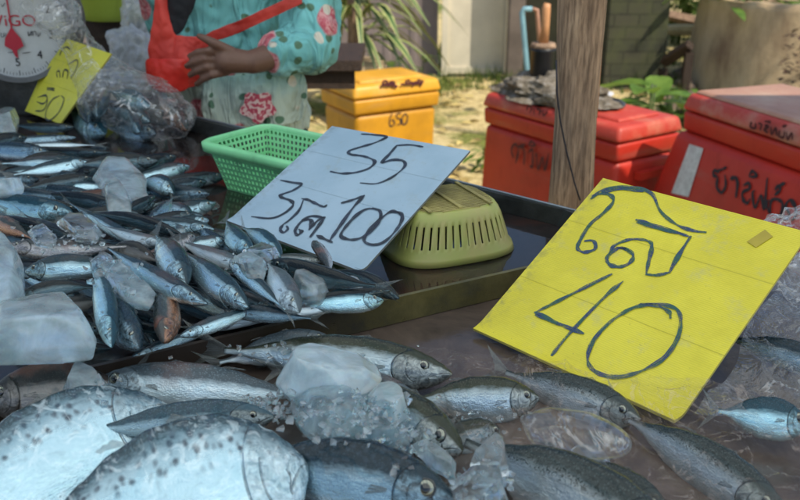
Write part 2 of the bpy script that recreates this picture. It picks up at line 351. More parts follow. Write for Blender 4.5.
def icelump(name, outline, z, hgt, mat, label, cat, group=None, seed=0, inset=.72, tiltk=.25, **kw):
    """broken ice: a faceted hull with softened edges"""
    rr = random.Random(seed * 7 + 1); pts = [Vector((*P(x, y, z + hgt * .5).xy, 0)) for x, y in outline]; c = sum(pts, Vector()) / len(pts)
    R_ = sum((p - c).length for p in pts) / len(pts); td = Vector((rr.uniform(-1, 1), rr.uniform(-1, 1), 0)) * tiltk
    bm = bmesh.new(); dense = []
    for i, p in enumerate(pts):
        q = pts[(i + 1) % len(pts)]; dense += [p, p.lerp(q, .5) + (p.lerp(q, .5) - c) * .04]
    for p in dense:
        d = p - c
        for k, f, zz in ((0, .86, 0), (1, 1.0, .42), (2, inset, .95)):
            v = d * (f * rr.uniform(.95, 1.04)); bm.verts.new(Vector((v.x, v.y, hgt * (zz + (td.dot(d) / R_ if k == 2 else 0)) * rr.uniform(.9, 1.05))))
    bmesh.ops.convex_hull(bm, input=bm.verts[:]); bmesh.ops.delete(bm, geom=[v for v in bm.verts if not v.link_faces], context='VERTS')
    bmesh.ops.dissolve_limit(bm, angle_limit=math.radians(12), verts=bm.verts[:], edges=bm.edges[:])
    bmesh.ops.bevel(bm, geom=bm.edges[:], offset=min(R_ * .16, hgt * .2), segments=3, profile=.6, affect='EDGES', clamp_overlap=True)
    bmesh.ops.triangulate(bm, faces=bm.faces[:]); bmesh.ops.subdivide_edges(bm, edges=[e for e in bm.edges if e.calc_length() > R_ * .16], cuts=2, use_grid_fill=True)
    sd = Vector((seed, seed * 2.1, 0))
    bm.normal_update()
    for v in bm.verts: v.co += v.normal * R_ * (.05 * noise.noise(v.co / R_ * 1.6 + sd) + .02 * noise.noise(v.co / R_ * 5 + sd))
    o = frombm(name, bm, mat, None, True); o.location = (c.x, c.y, z); return tag(o, label, cat, group)
def patch(name, corners, zf, mat, nx=110, ny=90, seed=0, amp=.006, sc_=14, zpl=.9):
    """thin crumpled sheet spanning four corners given in plan"""
    a, b, c, d = [Vector((*P(x, y, zpl).xy, 0)) for x, y in corners]; V = []; F = []; sd = Vector((seed * 3.1, seed * 1.7, seed))
    for j in range(ny + 1):
        for i in range(nx + 1):
            u = i / nx; v = j / ny; q = a.lerp(b, u).lerp(d.lerp(c, u), v)
            q += Vector((noise.noise(q * 9 + sd), noise.noise(q * 9 + sd * 2 + Vector((5, 0, 0))), 0)) * .012
            w_ = q * sc_ + sd; cr = 1 - abs(noise.noise(w_ + Vector((noise.noise(w_ * .6), 0, 0)))) * 2.2; cr = max(cr, 0) ** 3 + .35 * noise.noise(w_ * .7) + .4 * max(0, 1 - abs(noise.noise(w_ * 2.1)) * 2.5) ** 3
            V.append(Vector((q.x, q.y, zf(q.x, q.y) + amp * cr)))
    for j in range(ny):
        for i in range(nx): k = j * (nx + 1) + i; F.append((k, k + 1, k + nx + 2, k + nx + 1))
    return mk(name, V, F, mat, None, True)
def drape(name, outline, zf, mat, nx=60, ny=60, seed=0, amp=.006, parent=None, sc_=14, zpl=.9, edge=.0):
    """thin sheet over the plan outline, height from zf(x, y) plus creases"""
    poly = [P(x, y, zpl).xy for x, y in outline]
    xs = [q.x for q in poly]; ys = [q.y for q in poly]; x0, x1, y0, y1 = min(xs), max(xs), min(ys), max(ys)
    def inside(x, y):
        r = False; j = len(poly) - 1
        for i in range(len(poly)):
            a, b = poly[i], poly[j]
            if (a.y > y) != (b.y > y) and x < (b.x - a.x) * (y - a.y) / (b.y - a.y) + a.x: r = not r
            j = i
        return r
    V = []; idx = {}; F = []; sd = Vector((seed * 3.1, seed * 1.7, seed))
    for j in range(ny + 1):
        for i in range(nx + 1):
            x = x0 + (x1 - x0) * i / nx; y = y0 + (y1 - y0) * j / ny
            wob = Vector((noise.noise(Vector((x * 20, y * 20, seed))), noise.noise(Vector((x * 20, y * 20, seed + 9))))) * .008
            if not inside(x + wob.x, y + wob.y): continue
            q = Vector((x, y, 0)) * sc_ + sd
            cr = abs(noise.noise(q)) * 1.2 + .5 * abs(noise.noise(q * 2.3)) + .25 * noise.noise(q * 5)
            idx[(i, j)] = len(V); V.append(Vector((x, y, zf(x, y) + amp * cr)))
    for j in range(ny):
        for i in range(nx):
            k = [(i, j), (i + 1, j), (i + 1, j + 1), (i, j + 1)]
            if all(q in idx for q in k): F.append([idx[q] for q in k])
    return mk(name, V, F, mat, parent, True)
def ribbon(name, strokes, hit, n, width, mat, parent, off=.0008, seed=3):
    V = []; F = []; UV = []; n = Vector(n).normalized(); rr = random.Random(seed)
    for sidx, st in enumerate(strokes):
        w = width
        if isinstance(st, dict): w = width * st['w']; st = st['p']
        pts = [hit((q.x, q.y)) for q in catmull([Vector((*q, 0)) for q in st], 7)]
        b = len(V)
        for i, p in enumerate(pts):
            t = (pts[min(i + 1, len(pts) - 1)] - pts[max(i - 1, 0)])
            if t.length < 1e-9: t = Vector((1, 0, 0))
            sd = t.normalized().cross(n); e_ = min(i, len(pts) - 1 - i) / max(1, len(pts) - 1); ww = w * (.85 + .7 * noise.noise(Vector((i * .22, sidx * 5.3, seed)))) * .5 * (.45 + .55 * min(1, e_ * 9))
            o = n * (off + sidx * .00004); V += [p + o + sd * ww, p + o - sd * ww]; UV += [(0, i * .12 + sidx * 7), (1, i * .12 + sidx * 7)]
        for i in range(len(pts) - 1): a = b + 2 * i; F.append((a, a + 1, a + 3, a + 2))
    return mk(name, V, F, mat, parent, False, UV)
def quadsign(TL, TR, BL, BR, anchor, z):
    n1 = ray(*TL).cross(ray(*BL)); n2 = ray(*TR).cross(ray(*BR)); d2 = n1.cross(n2).normalized()
    d1 = ray(*TL).cross(ray(*TR)).cross(d2).normalized(); n = d1.cross(d2).normalized()
    if n.z < 0: n = -n
    return n, hitter(P(*anchor, z), n)

# ------------------------------------------------------------------ materials of the place
M_TRAY = None
g = G('wet_dark_metal'); o_ = g.obj(); a_ = g.noise(o_, 5, 6, .65, .5); b_ = g.noise(o_, 40, 4, .6)
M_TRAY = g.done(g.bsdf(Base_Color=g.ramp(a_, [(.3, (.022, .020, .022)), (.52, (.045, .036, .036)), (.62, (.085, .042, .035)), (.75, (.05, .05, .055))]), Metallic=.15,
    Roughness=g.ramp(a_, [(.3, .08), (.55, .16), (.75, .3)]), Normal=g.bump(g.math('ADD', a_, g.math('MULTIPLY', b_, .12)), .12, .012), Specular_IOR_Level=.7))
g = G('olive_tray_rim'); o_ = g.obj(); a_ = g.noise(o_, 9, 6, .7); b_ = g.noise(o_, 60, 5, .7)
rx_ = g.step(g.n('SeparateXYZ', {0: o_}, out=0), -.22, .02)
M_RIM = g.done(g.bsdf(Base_Color=g.mix(rx_, (.060, .044, .034), g.ramp(a_, [(.3, (.035, .035, .028)), (.5, (.10, .085, .03)), (.7, (.17, .14, .05))])), Metallic=.25, Roughness=g.ramp(b_, [(.3, .25), (.7, .6)]), Normal=g.bump(b_, .3, .002)))
M_RIMD = simple('dark_worn_rim', (.055, .058, .06), .35, .4, .5, 14, .3)
g = G('wet_board'); o_ = g.obj(); a_ = g.noise(o_, 7, 6, .6, .6); b_ = g.noise(o_, 55, 4, .6)
M_BOARD = g.done(g.bsdf(Base_Color=g.ramp(a_, [(.3, (.035, .028, .025)), (.55, (.10, .072, .058)), (.75, (.20, .15, .125))]), Roughness=g.ramp(a_, [(.3, .08), (.7, .26)]), Normal=g.bump(g.math('ADD', a_, g.math('MULTIPLY', b_, .15)), .25, .01), Coat_Weight=.08, Coat_Roughness=.06, Specular_IOR_Level=.35))
def wood(name, c1, c2, st=(2, 2, 14), rough=.75):
    g = G(name); o = g.scale(g.obj(), st); a = g.noise(o, 6, 8, .65, 1.0); b = g.noise(o, 30, 4, .6)
    return g.done(g.bsdf(Base_Color=g.mix(g.step(b, .3, .75), g.ramp(a, [(.3, c1), (.68, c2)]), tuple(x * .55 for x in c1)), Roughness=rough, Normal=g.bump(g.math('ADD', a, g.math('MULTIPLY', b, .5)), .8, .012)))
M_WOODD = wood('dark_wet_wood', (.03, .017, .011), (.085, .045, .026), (12, 2, 12), .5)
M_POST = wood('weathered_post_wood', (.25, .155, .10), (.55, .38, .255), (5, 5, .55), .85)

# ------------------------------------------------------------------ world and sun
w = bpy.data.worlds.new('World'); sc.world = w; w.use_nodes = True; nt = w.node_tree; nt.nodes.clear()
SUNV = Vector((.60, -.50, 1.0)).normalized()
sky = nt.nodes.new('ShaderNodeTexSky'); sky.sky_type = 'NISHITA'; sky.sun_disc = False
sky.sun_elevation = math.asin(SUNV.z); sky.sun_rotation = math.atan2(SUNV.x, SUNV.y)
bg = nt.nodes.new('ShaderNodeBackground'); bg.inputs[1].default_value = .15; ow = nt.nodes.new('ShaderNodeOutputWorld')
nt.links.new(sky.outputs[0], bg.inputs[0]); nt.links.new(bg.outputs[0], ow.inputs[0])
sd = bpy.data.lights.new('sun', 'SUN'); sd.energy = 5.0; sd.angle = math.radians(.5); sd.color = (1, .90, .74)
so = bpy.data.objects.new('sun', sd); C.objects.link(so); so.rotation_euler = (-SUNV).to_track_quat('-Z', 'Y').to_euler()
sc.view_settings.view_transform = 'Standard'; sc.view_settings.look = 'None'; sc.view_settings.exposure = 0

# ------------------------------------------------------------------ ground
g = G('dirt_and_grass'); o_ = g.obj(); a_ = g.noise(o_, 1.1, 6, .6); b_ = g.noise(o_, 14, 6, .7); c_ = g.noise(o_, 60, 4, .7)
dirt = g.ramp(b_, [(.3, (.42, .31, .13)), (.5, (.76, .61, .29)), (.7, (.88, .75, .42))]); grs = g.ramp(b_, [(.3, (.09, .12, .02)), (.6, (.26, .29, .05)), (.75, (.48, .42, .12))])
M_GROUND = g.done(g.bsdf(Base_Color=g.mix(g.step(g.math('ADD', a_, g.math('MULTIPLY', g.math('SUBTRACT', c_, .5), .3)), .50, .60), dirt, grs), Roughness=.95, Normal=g.bump(g.math('ADD', b_, c_), .8, .03)))
tag(mk('ground', [(-150, -150, 0), (150, -150, 0), (150, 150, 0), (-150, 150, 0)], [(0, 1, 2, 3)], M_GROUND), kind='structure')

def leaf_mat(name, c1, c2, tr=.35):
    g = G(name); nz = g.noise(g.obj(), 9, 4); col = g.mix(g.step(nz, .35, .65), c1, c2)
    return g.done(g.n('MixShader', {0: tr, 1: g.bsdf(Base_Color=col, Roughness=.45), 2: g.n('BsdfTranslucent', {0: g.mix(.5, col, (.25, .35, .05))})}))
M_LEAF = leaf_mat('green_leaf', (.035, .075, .015), (.09, .15, .03)); M_LEAFB = leaf_mat('bright_leaf', (.09, .20, .03), (.20, .34, .06), .45)
M_STRIPE = None
g = G('striped_leaf'); uu = g.n('SeparateXYZ', {0: g.uv()}, out=1)
M_STRIPE = g.done(g.bsdf(Base_Color=g.ramp(g.math('ABSOLUTE', g.math('SUBTRACT', uu, .5)), [(0, (.05, .10, .03)), (.22, (.07, .14, .04)), (.32, (.34, .38, .14)), (.5, (.42, .42, .18))]), Roughness=.4))
M_DRY = simple('dry_leaf', (.42, .30, .10), .8, 0, .5, 3, .2, col2=(.65, .52, .2))

# fallen leaves and grass: stuff
def scatter(name, n, area, mk_leaf, mat, seed):
    rr = random.Random(seed); V = []; F = []
    for _ in range(n):
        x = rr.uniform(area[0], area[1]); y = rr.uniform(area[2], area[3]); mk_leaf(rr, Vector((x, y, 0)), V, F)
    return tag(mk(name, V, F, mat), kind='stuff')
def litter(rr, p, V, F):
    s = rr.uniform(.02, .06); a = rr.random() * 6.3; d = Vector((math.cos(a), math.sin(a), 0)); e = Vector((-d.y, d.x, 0)); b = len(V); z = rr.uniform(.004, .02)
    V += [p - d * s + Vector((0, 0, z)), p + e * s * .4 + Vector((0, 0, z + s * .35)), p + d * s + Vector((0, 0, z)), p - e * s * .4 + Vector((0, 0, z + s * .1))]; F.append((b, b + 1, b + 2, b + 3))
def blade(rr, p, V, F):
    h = rr.uniform(.05, .16); a = rr.random() * 6.3; d = Vector((math.cos(a), math.sin(a), 0)) * .006; l = Vector((rr.uniform(-.05, .05), rr.uniform(-.05, .05), h)); b = len(V)
    V += [p - d, p + d, p + l * .6 + d * .6, p + l]; F.append((b, b + 1, b + 2, b + 3))
scatter('fallen_leaves', 1500, (-2.2, 4.5, 3.6, 8.2), litter, M_DRY, 1)
def tuft(rr, p, V, F):
    if noise.noise(Vector((p.x * .9, p.y * .9, 3))) < -.05 or (-.5 < p.x < .8 and p.y < 6.4): return
    for _ in range(7): blade(rr, p + Vector((rr.gauss(0, .03), rr.gauss(0, .03), 0)), V, F)
scatter('grass', 1600, (-2.2, 4.8, 3.9, 9.0), tuft, M_LEAF, 2)

# ------------------------------------------------------------------ buildings behind
M_WALLM = simple('mauve_metal_sheet', (.22, .18, .175), .6, 0, .2, 2, .25)
M_DOOR = simple('cream_painted_door', (.70, .64, .50), .55, 0, .14, 3, .15)
M_CONC = None
g = G('mossy_concrete'); o_ = g.obj(); a_ = g.noise(g.scale(o_, (3, 3, 1)), 1.4, 6, .65); b_ = g.noise(o_, 30, 5, .7)
M_CONC = g.done(g.bsdf(Base_Color=g.ramp(a_, [(.3, (.30, .20, .12)), (.5, (.60, .45, .27)), (.68, (.72, .56, .36)), (.8, (.32, .26, .16))]), Roughness=.9, Normal=g.bump(b_, .4, .01)))
def wallbox(name, x0, x1, y, z0, z1, th, mat, parent=None):
    bm = bmesh.new(); add_box(bm, Vector(((x0 + x1) / 2, y + th / 2, (z0 + z1) / 2)), (x1 - x0, th, z1 - z0)); return frombm(name, bm, mat, parent)
wx = lambda px, Y: PY(px, 80, Y).x
sw = empty('sheet_metal_wall', (-1.2, 7.5, 0), 'dull mauve sheet metal wall behind the spiky striped plant', 'wall')
bm = bmesh.new(); n = 40; x0, x1 = -4.2, wx(437, 7.5)
prev = None
for i in range(n * 4 + 1):
    x = x0 + (x1 - x0) * i / (n * 4); dy = .012 if (i % 8) in (0, 1) else 0
    a = bm.verts.new((x + 1.2, -dy, 0)); b = bm.verts.new((x + 1.2, -dy, 2.6))
    if prev: bm.faces.new((prev[0], a, b, prev[1]))
    prev = (a, b)
frombm('sheet', bm, M_WALLM, sw)
bm = bmesh.new()
for z in (.05, 1.25, 2.55): add_box(bm, Vector(((x0 + x1) / 2 + 1.2, .045, z)), (x1 - x0, .05, .06))
frombm('rail', bm, M_RIMD, sw)
dx0, dx1 = wx(441, 7.4), wx(505, 7.4)
dr = empty('cream_door', ((dx0 + dx1) / 2, 7.4, 0), 'cream painted sheet door standing between mauve wall and dark post', 'door')
bm = bmesh.new(); add_box(bm, Vector((0, 0, 1.12)), (dx1 - dx0, .04, 2.2)); bevel(frombm('door_leaf', bm, M_DOOR, dr), .004)
bm = bmesh.new()
for s in (-1, 1): add_box(bm, Vector((s * ((dx1 - dx0) / 2 - .025), -.03, 1.12)), (.05, .02, 2.2))
for z in (.06, 2.18): add_box(bm, Vector((0, -.03, z)), (dx1 - dx0 - .104, .018, .05))
frombm('edge_trim', bm, M_DOOR, dr)
bm = bmesh.new(); add_box(bm, Vector((.18, -.05, 1.2)), (.02, .04, .14)); frombm('handle', bm, M_RIMD, dr)
bm = bmesh.new(); add_box(bm, Vector((0, 0, 1.3)), (.13, .13, 2.6)); o = bevel(frombm('door_post', bm, simple('grey_brown_post', (.16, .13, .11), .8, 0, .35, 4)), .01); o.location = (wx(513, 7.2), 7.2, 0)
tag(o, 'square grey brown post at the hinge side of the cream door', 'post')
# block pillar
g = G('dark_block_masonry'); br = g.n('TexBrick', {'Vector': g.scale(g.obj(), (1, 1, 1)), 'Color1': (.045, .048, .032, 1), 'Color2': (.065, .062, .04, 1), 'Mortar': (.028, .028, .02, 1), 'Scale': 2.6, 'Mortar Size': .02}, out=0)
# object coords XZ for the face
sx = g.n('SeparateXYZ', {0: g.obj()}, out=None); cb = g.n('CombineXYZ', {0: g.math('ADD', sx.outputs[0], sx.outputs[1]), 1: sx.outputs[2]}); br.node.inputs['Vector'].links and None
g.set(br.node.inputs['Vector'], cb); nz = g.noise(g.obj(), 5, 6, .7)
M_BLOCK = g.done(g.bsdf(Base_Color=g.mix(g.step(nz, .35, .75), br, (.075, .085, .035)), Roughness=.95, Normal=g.bump(br.node.outputs[1], -.5, .01)))
bx0, bx1 = wx(604, 6.9), wx(662, 6.9)
o = wallbox('block_pillar', -(bx1 - bx0) / 2, (bx1 - bx0) / 2, 0, 0, 2.8, .45, M_BLOCK); o.location = ((bx0 + bx1) / 2, 6.9, 0)
tag(o, 'dark mossy concrete block pillar rising behind the wooden post', 'pillar')
# olive panel between door post and pillar
g = G('dusty_window_glass'); nz = g.noise(g.obj(), 2.2, 5); M_DUSTG = g.done(g.bsdf(Base_Color=g.ramp(nz, [(.3, (.06, .06, .035)), (.55, (.12, .115, .065)), (.75, (.19, .17, .10))]), Roughness=.35, Normal=g.bump(g.noise(g.obj(), 20, 3), .1, .01)))
wn = empty('shop_window', (1.45, 7.55, 0), 'dusty olive glazed screen between the door post and the block pillar', 'window')
x0, x1 = wx(519, 7.55) - 1.45, wx(612, 7.55) - 1.45
wallbox('pane', x0, x1, 0, 0, 2.5, .01, M_DUSTG, wn)
bm = bmesh.new()
for x in (x0 + .03, (x0 + x1) / 2, x1 - .03): add_box(bm, Vector((x, -.02, 1.25)), (.05, .035, 2.5))
for z in (.7,): add_box(bm, Vector(((x0 + x1) / 2, -.02, z)), (x1 - x0 - .12, .03, .05))
frombm('frame', bm, simple('rusty_olive_frame', (.12, .10, .06), .6), wn)
# blue pvc riser
pr = empty('water_pipe', PY(525, 100, 5.2), 'pale blue and orange water pipe bent over behind the black can', 'pipe')
o0 = pr.location
q = [Vector((PY(527, 70, 5.2).x, 5.2, 0)), PY(527, 70, 5.2), PY(522, 12, 5.2)]
bm = bmesh.new(); tube(bm, [v - o0 for v in (q[0], q[1], q[2], PY(524, 9, 5.2), PY(532, 9, 5.2))], .016, 10); frombm('blue_pipe', bm, simple('blue_pvc', (.22, .42, .5), .4), pr, True)
bm = bmesh.new(); tube(bm, [v - o0 for v in (PY(532, 9, 5.2), PY(537, 10, 5.2), PY(538, 22, 5.2), PY(541, 60, 5.2))], .013, 10); frombm('orange_pipe', bm, simple('orange_pvc', (.42, .22, .14), .5), pr, True)

# concrete ring planter
g0 = Vector((3.15, 7.05, 0)); ring = empty('concrete_ring', g0, 'sunlit tan concrete well ring filled with soil and plants', 'planter')
bm = bmesh.new(); N = 64; prof_ = [(.98, 0), (.90, .64), (.91, .70), (.80, .70), (.79, .60), (.79, .5)]
rings = [[bm.verts.new((r * .82 * math.cos(k * 2 * math.pi / N), r * .82 * math.sin(k * 2 * math.pi / N), z + .006 * math.sin(k * 1.3))) for k in range(N)] for r, z in prof_]
for i in range(len(rings) - 1):
    for k in range(N): bm.faces.new((rings[i][k], rings[i][(k + 1) % N], rings[i + 1][(k + 1) % N], rings[i + 1][k]))
frombm('wall', bm, M_CONC, ring, True)
bm = bmesh.new(); bmesh.ops.create_circle(bm, cap_ends=True, radius=.655, segments=40); o = frombm('soil', bm, M_BOARD, ring); o.location.z = .6

# leafy plants
def leafy(root, name, n, spread, hgt, lf, mat, seed, wid=.4, droop=.5, up=.6, stem=True):
    rr = random.Random(seed); V = []; F = []; UV = []
    for _ in range(n):
        a = rr.random() * 6.3; r = spread * math.sqrt(rr.random()); b = Vector((r * math.cos(a), r * math.sin(a), hgt * rr.random() ** .7))
        d = Vector((math.cos(a + rr.uniform(-1, 1)), math.sin(a + rr.uniform(-1, 1)), rr.uniform(-.1, up * 1.6))).normalized(); L = lf * rr.uniform(.6, 1.3)
        sdv = d.cross(Vector((0, 0, 1))).normalized(); k0 = len(V)
        for i in range(6):
            t = i / 5; c = b + d * L * t - Vector((0, 0, 1)) * droop * L * t * t; ww = L * wid * .5 * math.sin(math.pi * (t * .92 + .05)) ** .8
            V += [c - sdv * ww, c + Vector((0, 0, -ww * .25)), c + sdv * ww]; UV += [(t, 0), (t, .5), (t, 1)]
        for i in range(5):
            a0 = k0 + 3 * i; F += [(a0, a0 + 1, a0 + 4, a0 + 3), (a0 + 1, a0 + 2, a0 + 5, a0 + 4)]
    mk('leaves' if name is None else name, V, F, mat, root, True, UV)
    if stem:
        bm = bmesh.new()
        for _ in range(max(3, n // 10)):
            a = rr.random() * 6.3; r = spread * .6 * rr.random(); tube(bm, [(r * .4 * math.cos(a), r * .4 * math.sin(a), 0), (r * math.cos(a), r * math.sin(a), hgt)], .006, 5)
        frombm('stem', bm, M_LEAF, root, True)
sp = empty('striped_plant', (PY(352, 40, 5.9).x, 5.9, 0), 'spiky plant with long yellow edged leaves beside the mauve wall', 'plant')
leafy(sp, 'leaves', 95, .10, .62, .62, M_STRIPE, 4, .085, .75, .9, False)
for v in sp.children[0].data.vertices: v.co.z += .40
bm = bmesh.new(); tube(bm, [(0, 0, .30), (.02, 0, .55), (0, .02, .95)], [.06, .05, .03], 9); frombm('trunk', bm, M_POST, sp, True)
bm = bmesh.new(); tube(bm, [(0, 0, 0), (0, 0, .3), (0, 0, .38)], [.17, .22, .235], 24); frombm('pot', bm, M_CONC, sp, True)
for (px, py, Y, n, s_, h_, lf, m_, lab) in [
    (652, 95, 4.5, 12, .05, .50, .34, M_LEAFB, 'broad bright green leaf rising behind the first red cooler'),
    (672, 92, 5.6, 60, .25, .22, .15, M_LEAF, 'small leafy weed at the left foot of the concrete ring'),
    (735, 98, 5.7, 70, .30, .16, .14, M_LEAF, 'low green weed in front of the concrete ring'),
    (775, 100, 5.3, 60, .28, .20, .17, M_LEAFB, 'bright leafy weed behind the lid of the tilted red cooler'),
    (700, 90, 6.0, 45, .2, .12, .12, M_LEAFB, 'short pale weed against the concrete ring'),
    (489, 70, 4.6, 30, .07, .12, .07, M_LEAFB, 'little bright weed growing beside the heap on the cooler'),
    (388, 52, 6.9, 40, .4, .25, .16, M_LEAF, 'dim leafy weeds at the foot of the mauve wall'),
    (735, 0, 6.9, 70, .45, .3, .22, M_LEAFB, 'leafy plant growing out of the concrete ring'),
    (680, 0, 9.2, 220, .9, 1.2, .26, M_LEAF, 'dense bush beyond the timber pile'),
    (770, -10, 9.6, 260, 1.1, 1.3, .26, M_LEAF, 'wide bush behind the concrete ring'),
    (640, -10, 10.2, 240, 1.0, 1.6, .26, M_LEAF, 'tall dark bush behind the block pillar')]:
    z0 = .6 if 'out of the' in lab else 0
    r_ = empty('bush' if 'bush' in lab else 'leafy_plant', (PY(px, py, Y).x, Y if z0 == 0 else 7.0, z0), lab, 'bush' if 'bush' in lab else 'plant')
    leafy(r_, 'leaves', n, s_, h_, lf, m_, int(px), .45)
# dry hanging bush
r_ = empty('dry_shrub', (PY(800, 80, 5.6).x + .12, 5.6, 0), 'brown dried shrub in front of the concrete ring', 'shrub')
leafy(r_, 'leaves', 420, .24, .62, .05, simple('brown_dry_leaf', (.10, .055, .035), .9), 11, .7); 
# timber and rubble
for i, (xa, ya, xb, yb, Y, m_, lab) in enumerate([
    (662, 14, 706, 24, 8.2, M_POST, 'grey timber plank lying behind the block pillar'),
    (664, 30, 705, 30, 7.6, simple('pale_bamboo', (.55, .45, .25), .6), 'pale yellow bamboo pole beside the concrete ring'),  # pale yellow pole colour
    (664, 62, 690, 45, 6.8, M_WOODD, 'dark broken timber leaning near the concrete ring')]):
    A = P(xa, ya, .35 if i < 2 else .12) if 0 else PY(xa, ya, Y); B = PY(xb, yb, Y - .2)
    r_ = empty('timber_plank' if i != 1 else 'bamboo_pole', A, lab, 'timber'); bm = bmesh.new(); tube(bm, [(0, 0, 0), tuple((B - A) * .5), tuple(B - A)], [.045, .05, .045], 8 if i == 1 else 4)
    frombm('pole' if i == 1 else 'plank', bm, m_, r_)
    bm = bmesh.new()
    for q in (A, B): add_box(bm, Vector((q.x - A.x, q.y - A.y, -A.z + q.z / 2 - .03)), (.06, .06, max(.05, q.z - .05)))
    frombm('support', bm, M_WOODD, r_)
M_RUB = simple('rubble_stone', (.24, .18, .13), .9, 0, .4, 7, .5)
rr = random.Random(5)
for k in range(16):
    Y = rr.uniform(5.9, 7.4); x = PY(rr.uniform(664, 694), 80, Y).x; s = rr.uniform(.04, .10)
    bm = bmesh.new(); bmesh.ops.create_icosphere(bm, subdivisions=2, radius=s)
    for v in bm.verts: v.co *= 1 + .5 * noise.noise(v.co / s * 1.3 + Vector((k, 0, 0))); v.co.z *= .7
    o = frombm('rubble_stone', bm, M_RUB); o.location = (x, Y, s * .4); tag(o, 'brown rubble stone between the pillar and the concrete ring', 'stone', 'rubble stones by the concrete ring')

# ------------------------------------------------------------------ coolers
def cooler(name, A, B, z, dside, depth, col, label, hh, lidcol, tilt=0, panel=None, tp=(.03, .02)):
    """A, B: front lid corners (left, right) in plan; the body stands below, on the ground"""
    A = Vector((A.x, A.y, 0)); B = Vector((B.x, B.y, 0)); X = (B - A); Wd = X.length; X.normalize(); Y = Vector((-X.y, X.x, 0))
    root = bpy.data.objects.new(name, None); C.objects.link(root); M = Matrix((X, Y, Vector((0, 0, 1)))).transposed().to_4x4(); M.translation = A; M = M @ Matrix.Rotation(math.radians(tilt), 4, 'X'); root.matrix_world = M
    tag(root, label, 'cooler')
    def taper(bm, x0, x1, y0, y1, z0, z1, t0, t1):
        v = [bm.verts.new((x, y, zz)) for zz, t in ((z0, t0), (z1, t1)) for x, y in ((x0 + t, y0 + t), (x1 - t, y0 + t), (x1 - t, y1 - t), (x0 + t, y1 - t))]
        for f in ((3, 2, 1, 0), (4, 5, 6, 7), (0, 1, 5, 4), (1, 2, 6, 5), (2, 3, 7, 6), (3, 0, 4, 7)): bm.faces.new([v[i] for i in f])
    lid_h = .062
    bm = bmesh.new(); taper(bm, 0, Wd, 0, depth, 0, z - .14, tp[0], tp[1]); o = bevel(frombm('body', bm, col, root, True), .03, 4)
    bm = bmesh.new(); taper(bm, 0, Wd, 0, depth, z - .139, z - lid_h - .004, .012, .008); bevel(frombm('upper_rim', bm, col, root, True), .014, 3)
    bm = bmesh.new(); taper(bm, 0, Wd, 0, depth, z - lid_h, z, .0, .016); lid = bevel(frombm('lid', bm, lidcol, root, True), .018, 3)
    bm = bmesh.new()
    mg = .03 if panel else .07; taper(bm, mg, Wd - mg, mg, depth - mg, z + .0005, z + .012, 0, .012); bevel(frombm('raised_panel', bm, panel or lidcol, lid, True), .005, 2)
    bm = bmesh.new()
    for k in range(2): add_box(bm, Vector((Wd * (.25 + .5 * k), depth + .004, z - lid_h - .01)), (.05, .02, .06))
    frombm('hinge', bm, col, root)
    bm = bmesh.new(); add_box(bm, Vector((Wd + .012, depth / 2, z - .2)), (.03, .16, .03)); frombm('handle', bm, col, root)
    f = lambda y: (M @ Vector((0, y, 0)), M.to_3x3() @ Vector((0, -1, 0)))
    return root, M, Wd
def plast(name, c, faded=None, rough=.42):
    g = G(name); o = g.obj(); a = g.noise(o, 4, 6, .65); b = g.noise(g.scale(o, (1, 1, .3)), 22, 5, .7)
    cc = g.ramp(a, [(.25, tuple(x * .7 for x in c)), (.5, c), (.75, faded or tuple(min(1, x * 1.15) for x in c))]); cc = g.mix(g.math('MULTIPLY', g.step(b, .55, .75), .35), cc, tuple(x * .45 for x in c))
    cc = g.mix(g.math('MULTIPLY', g.step(g.noise(g.scale(o, (1, 1, 6)), 3, 4), .55, .8), .25), cc, (.25, .2, .15))
    return g.done(g.bsdf(Base_Color=cc, Roughness=g.math('ADD', g.math('MULTIPLY', b, .3), rough - .1), Normal=g.bump(b, .15, .004)))
M_YC = plast('yellow_cooler_plastic', (.62, .30, .015)); M_YL = plast('yellow_lid_plastic', (.72, .36, .02), (.75, .42, .12))
M_RC = plast('red_cooler_plastic', (.48, .028, .014)); M_RL = plast('red_lid_plastic', (.50, .05, .03), (.55, .24, .15)); M_RL2 = plast('faded_red_lid_plastic', (.50, .06, .04), (.5, .33, .25))
M_INK = plain('black_marker', (.02, .018, .03), .6); M_INKD = plain('faded_marker', (.09, .015, .02), .7)
M_TAN = plast('faded_tan_plastic', (.46, .24, .16), (.55, .40, .28))
def slant_hit(M): n = M.to_3x3() @ Vector((0, -1, .193)).normalized(); return hitter(M @ Vector((0, -.12, 0)), n), n
yc, Mx, Wd = cooler('yellow_cooler', P(353, 88, .58), P(443, 78, .58), .58, 1, .40, M_YC, 'yellow plastic fish cooler with 650 written on its front', .58, M_YL)
def face_hit(M, y): 
    n = M.to_3x3() @ Vector((0, -1, 0)); return hitter(M @ Vector((0, y, 0)), n), n
def on(M, root, nm, st, y, w, mat, off=.004):
    hit, n = face_hit(M, y) if y is not None else slant_hit(M); o = ribbon(nm, st, hit, n, w, mat, None, off); me = o.data; me.transform(M.inverted()); o.parent = root; return o
c3 = lambda L, ox, oy, s: [[(ox + x / s, oy + y / s) for x, y in st] for st in L]
on(Mx, yc, 'handwritten_number', c3([[(455, 350), (440, 385), (442, 420), (465, 415), (462, 390), (445, 392)], [(505, 350), (480, 355), (482, 378), (500, 385), (498, 412), (475, 415)], [(530, 350), (510, 375), (512, 410), (530, 408), (540, 375), (530, 350)]], 310, 50, 5.556), .024, .008, M_INK)
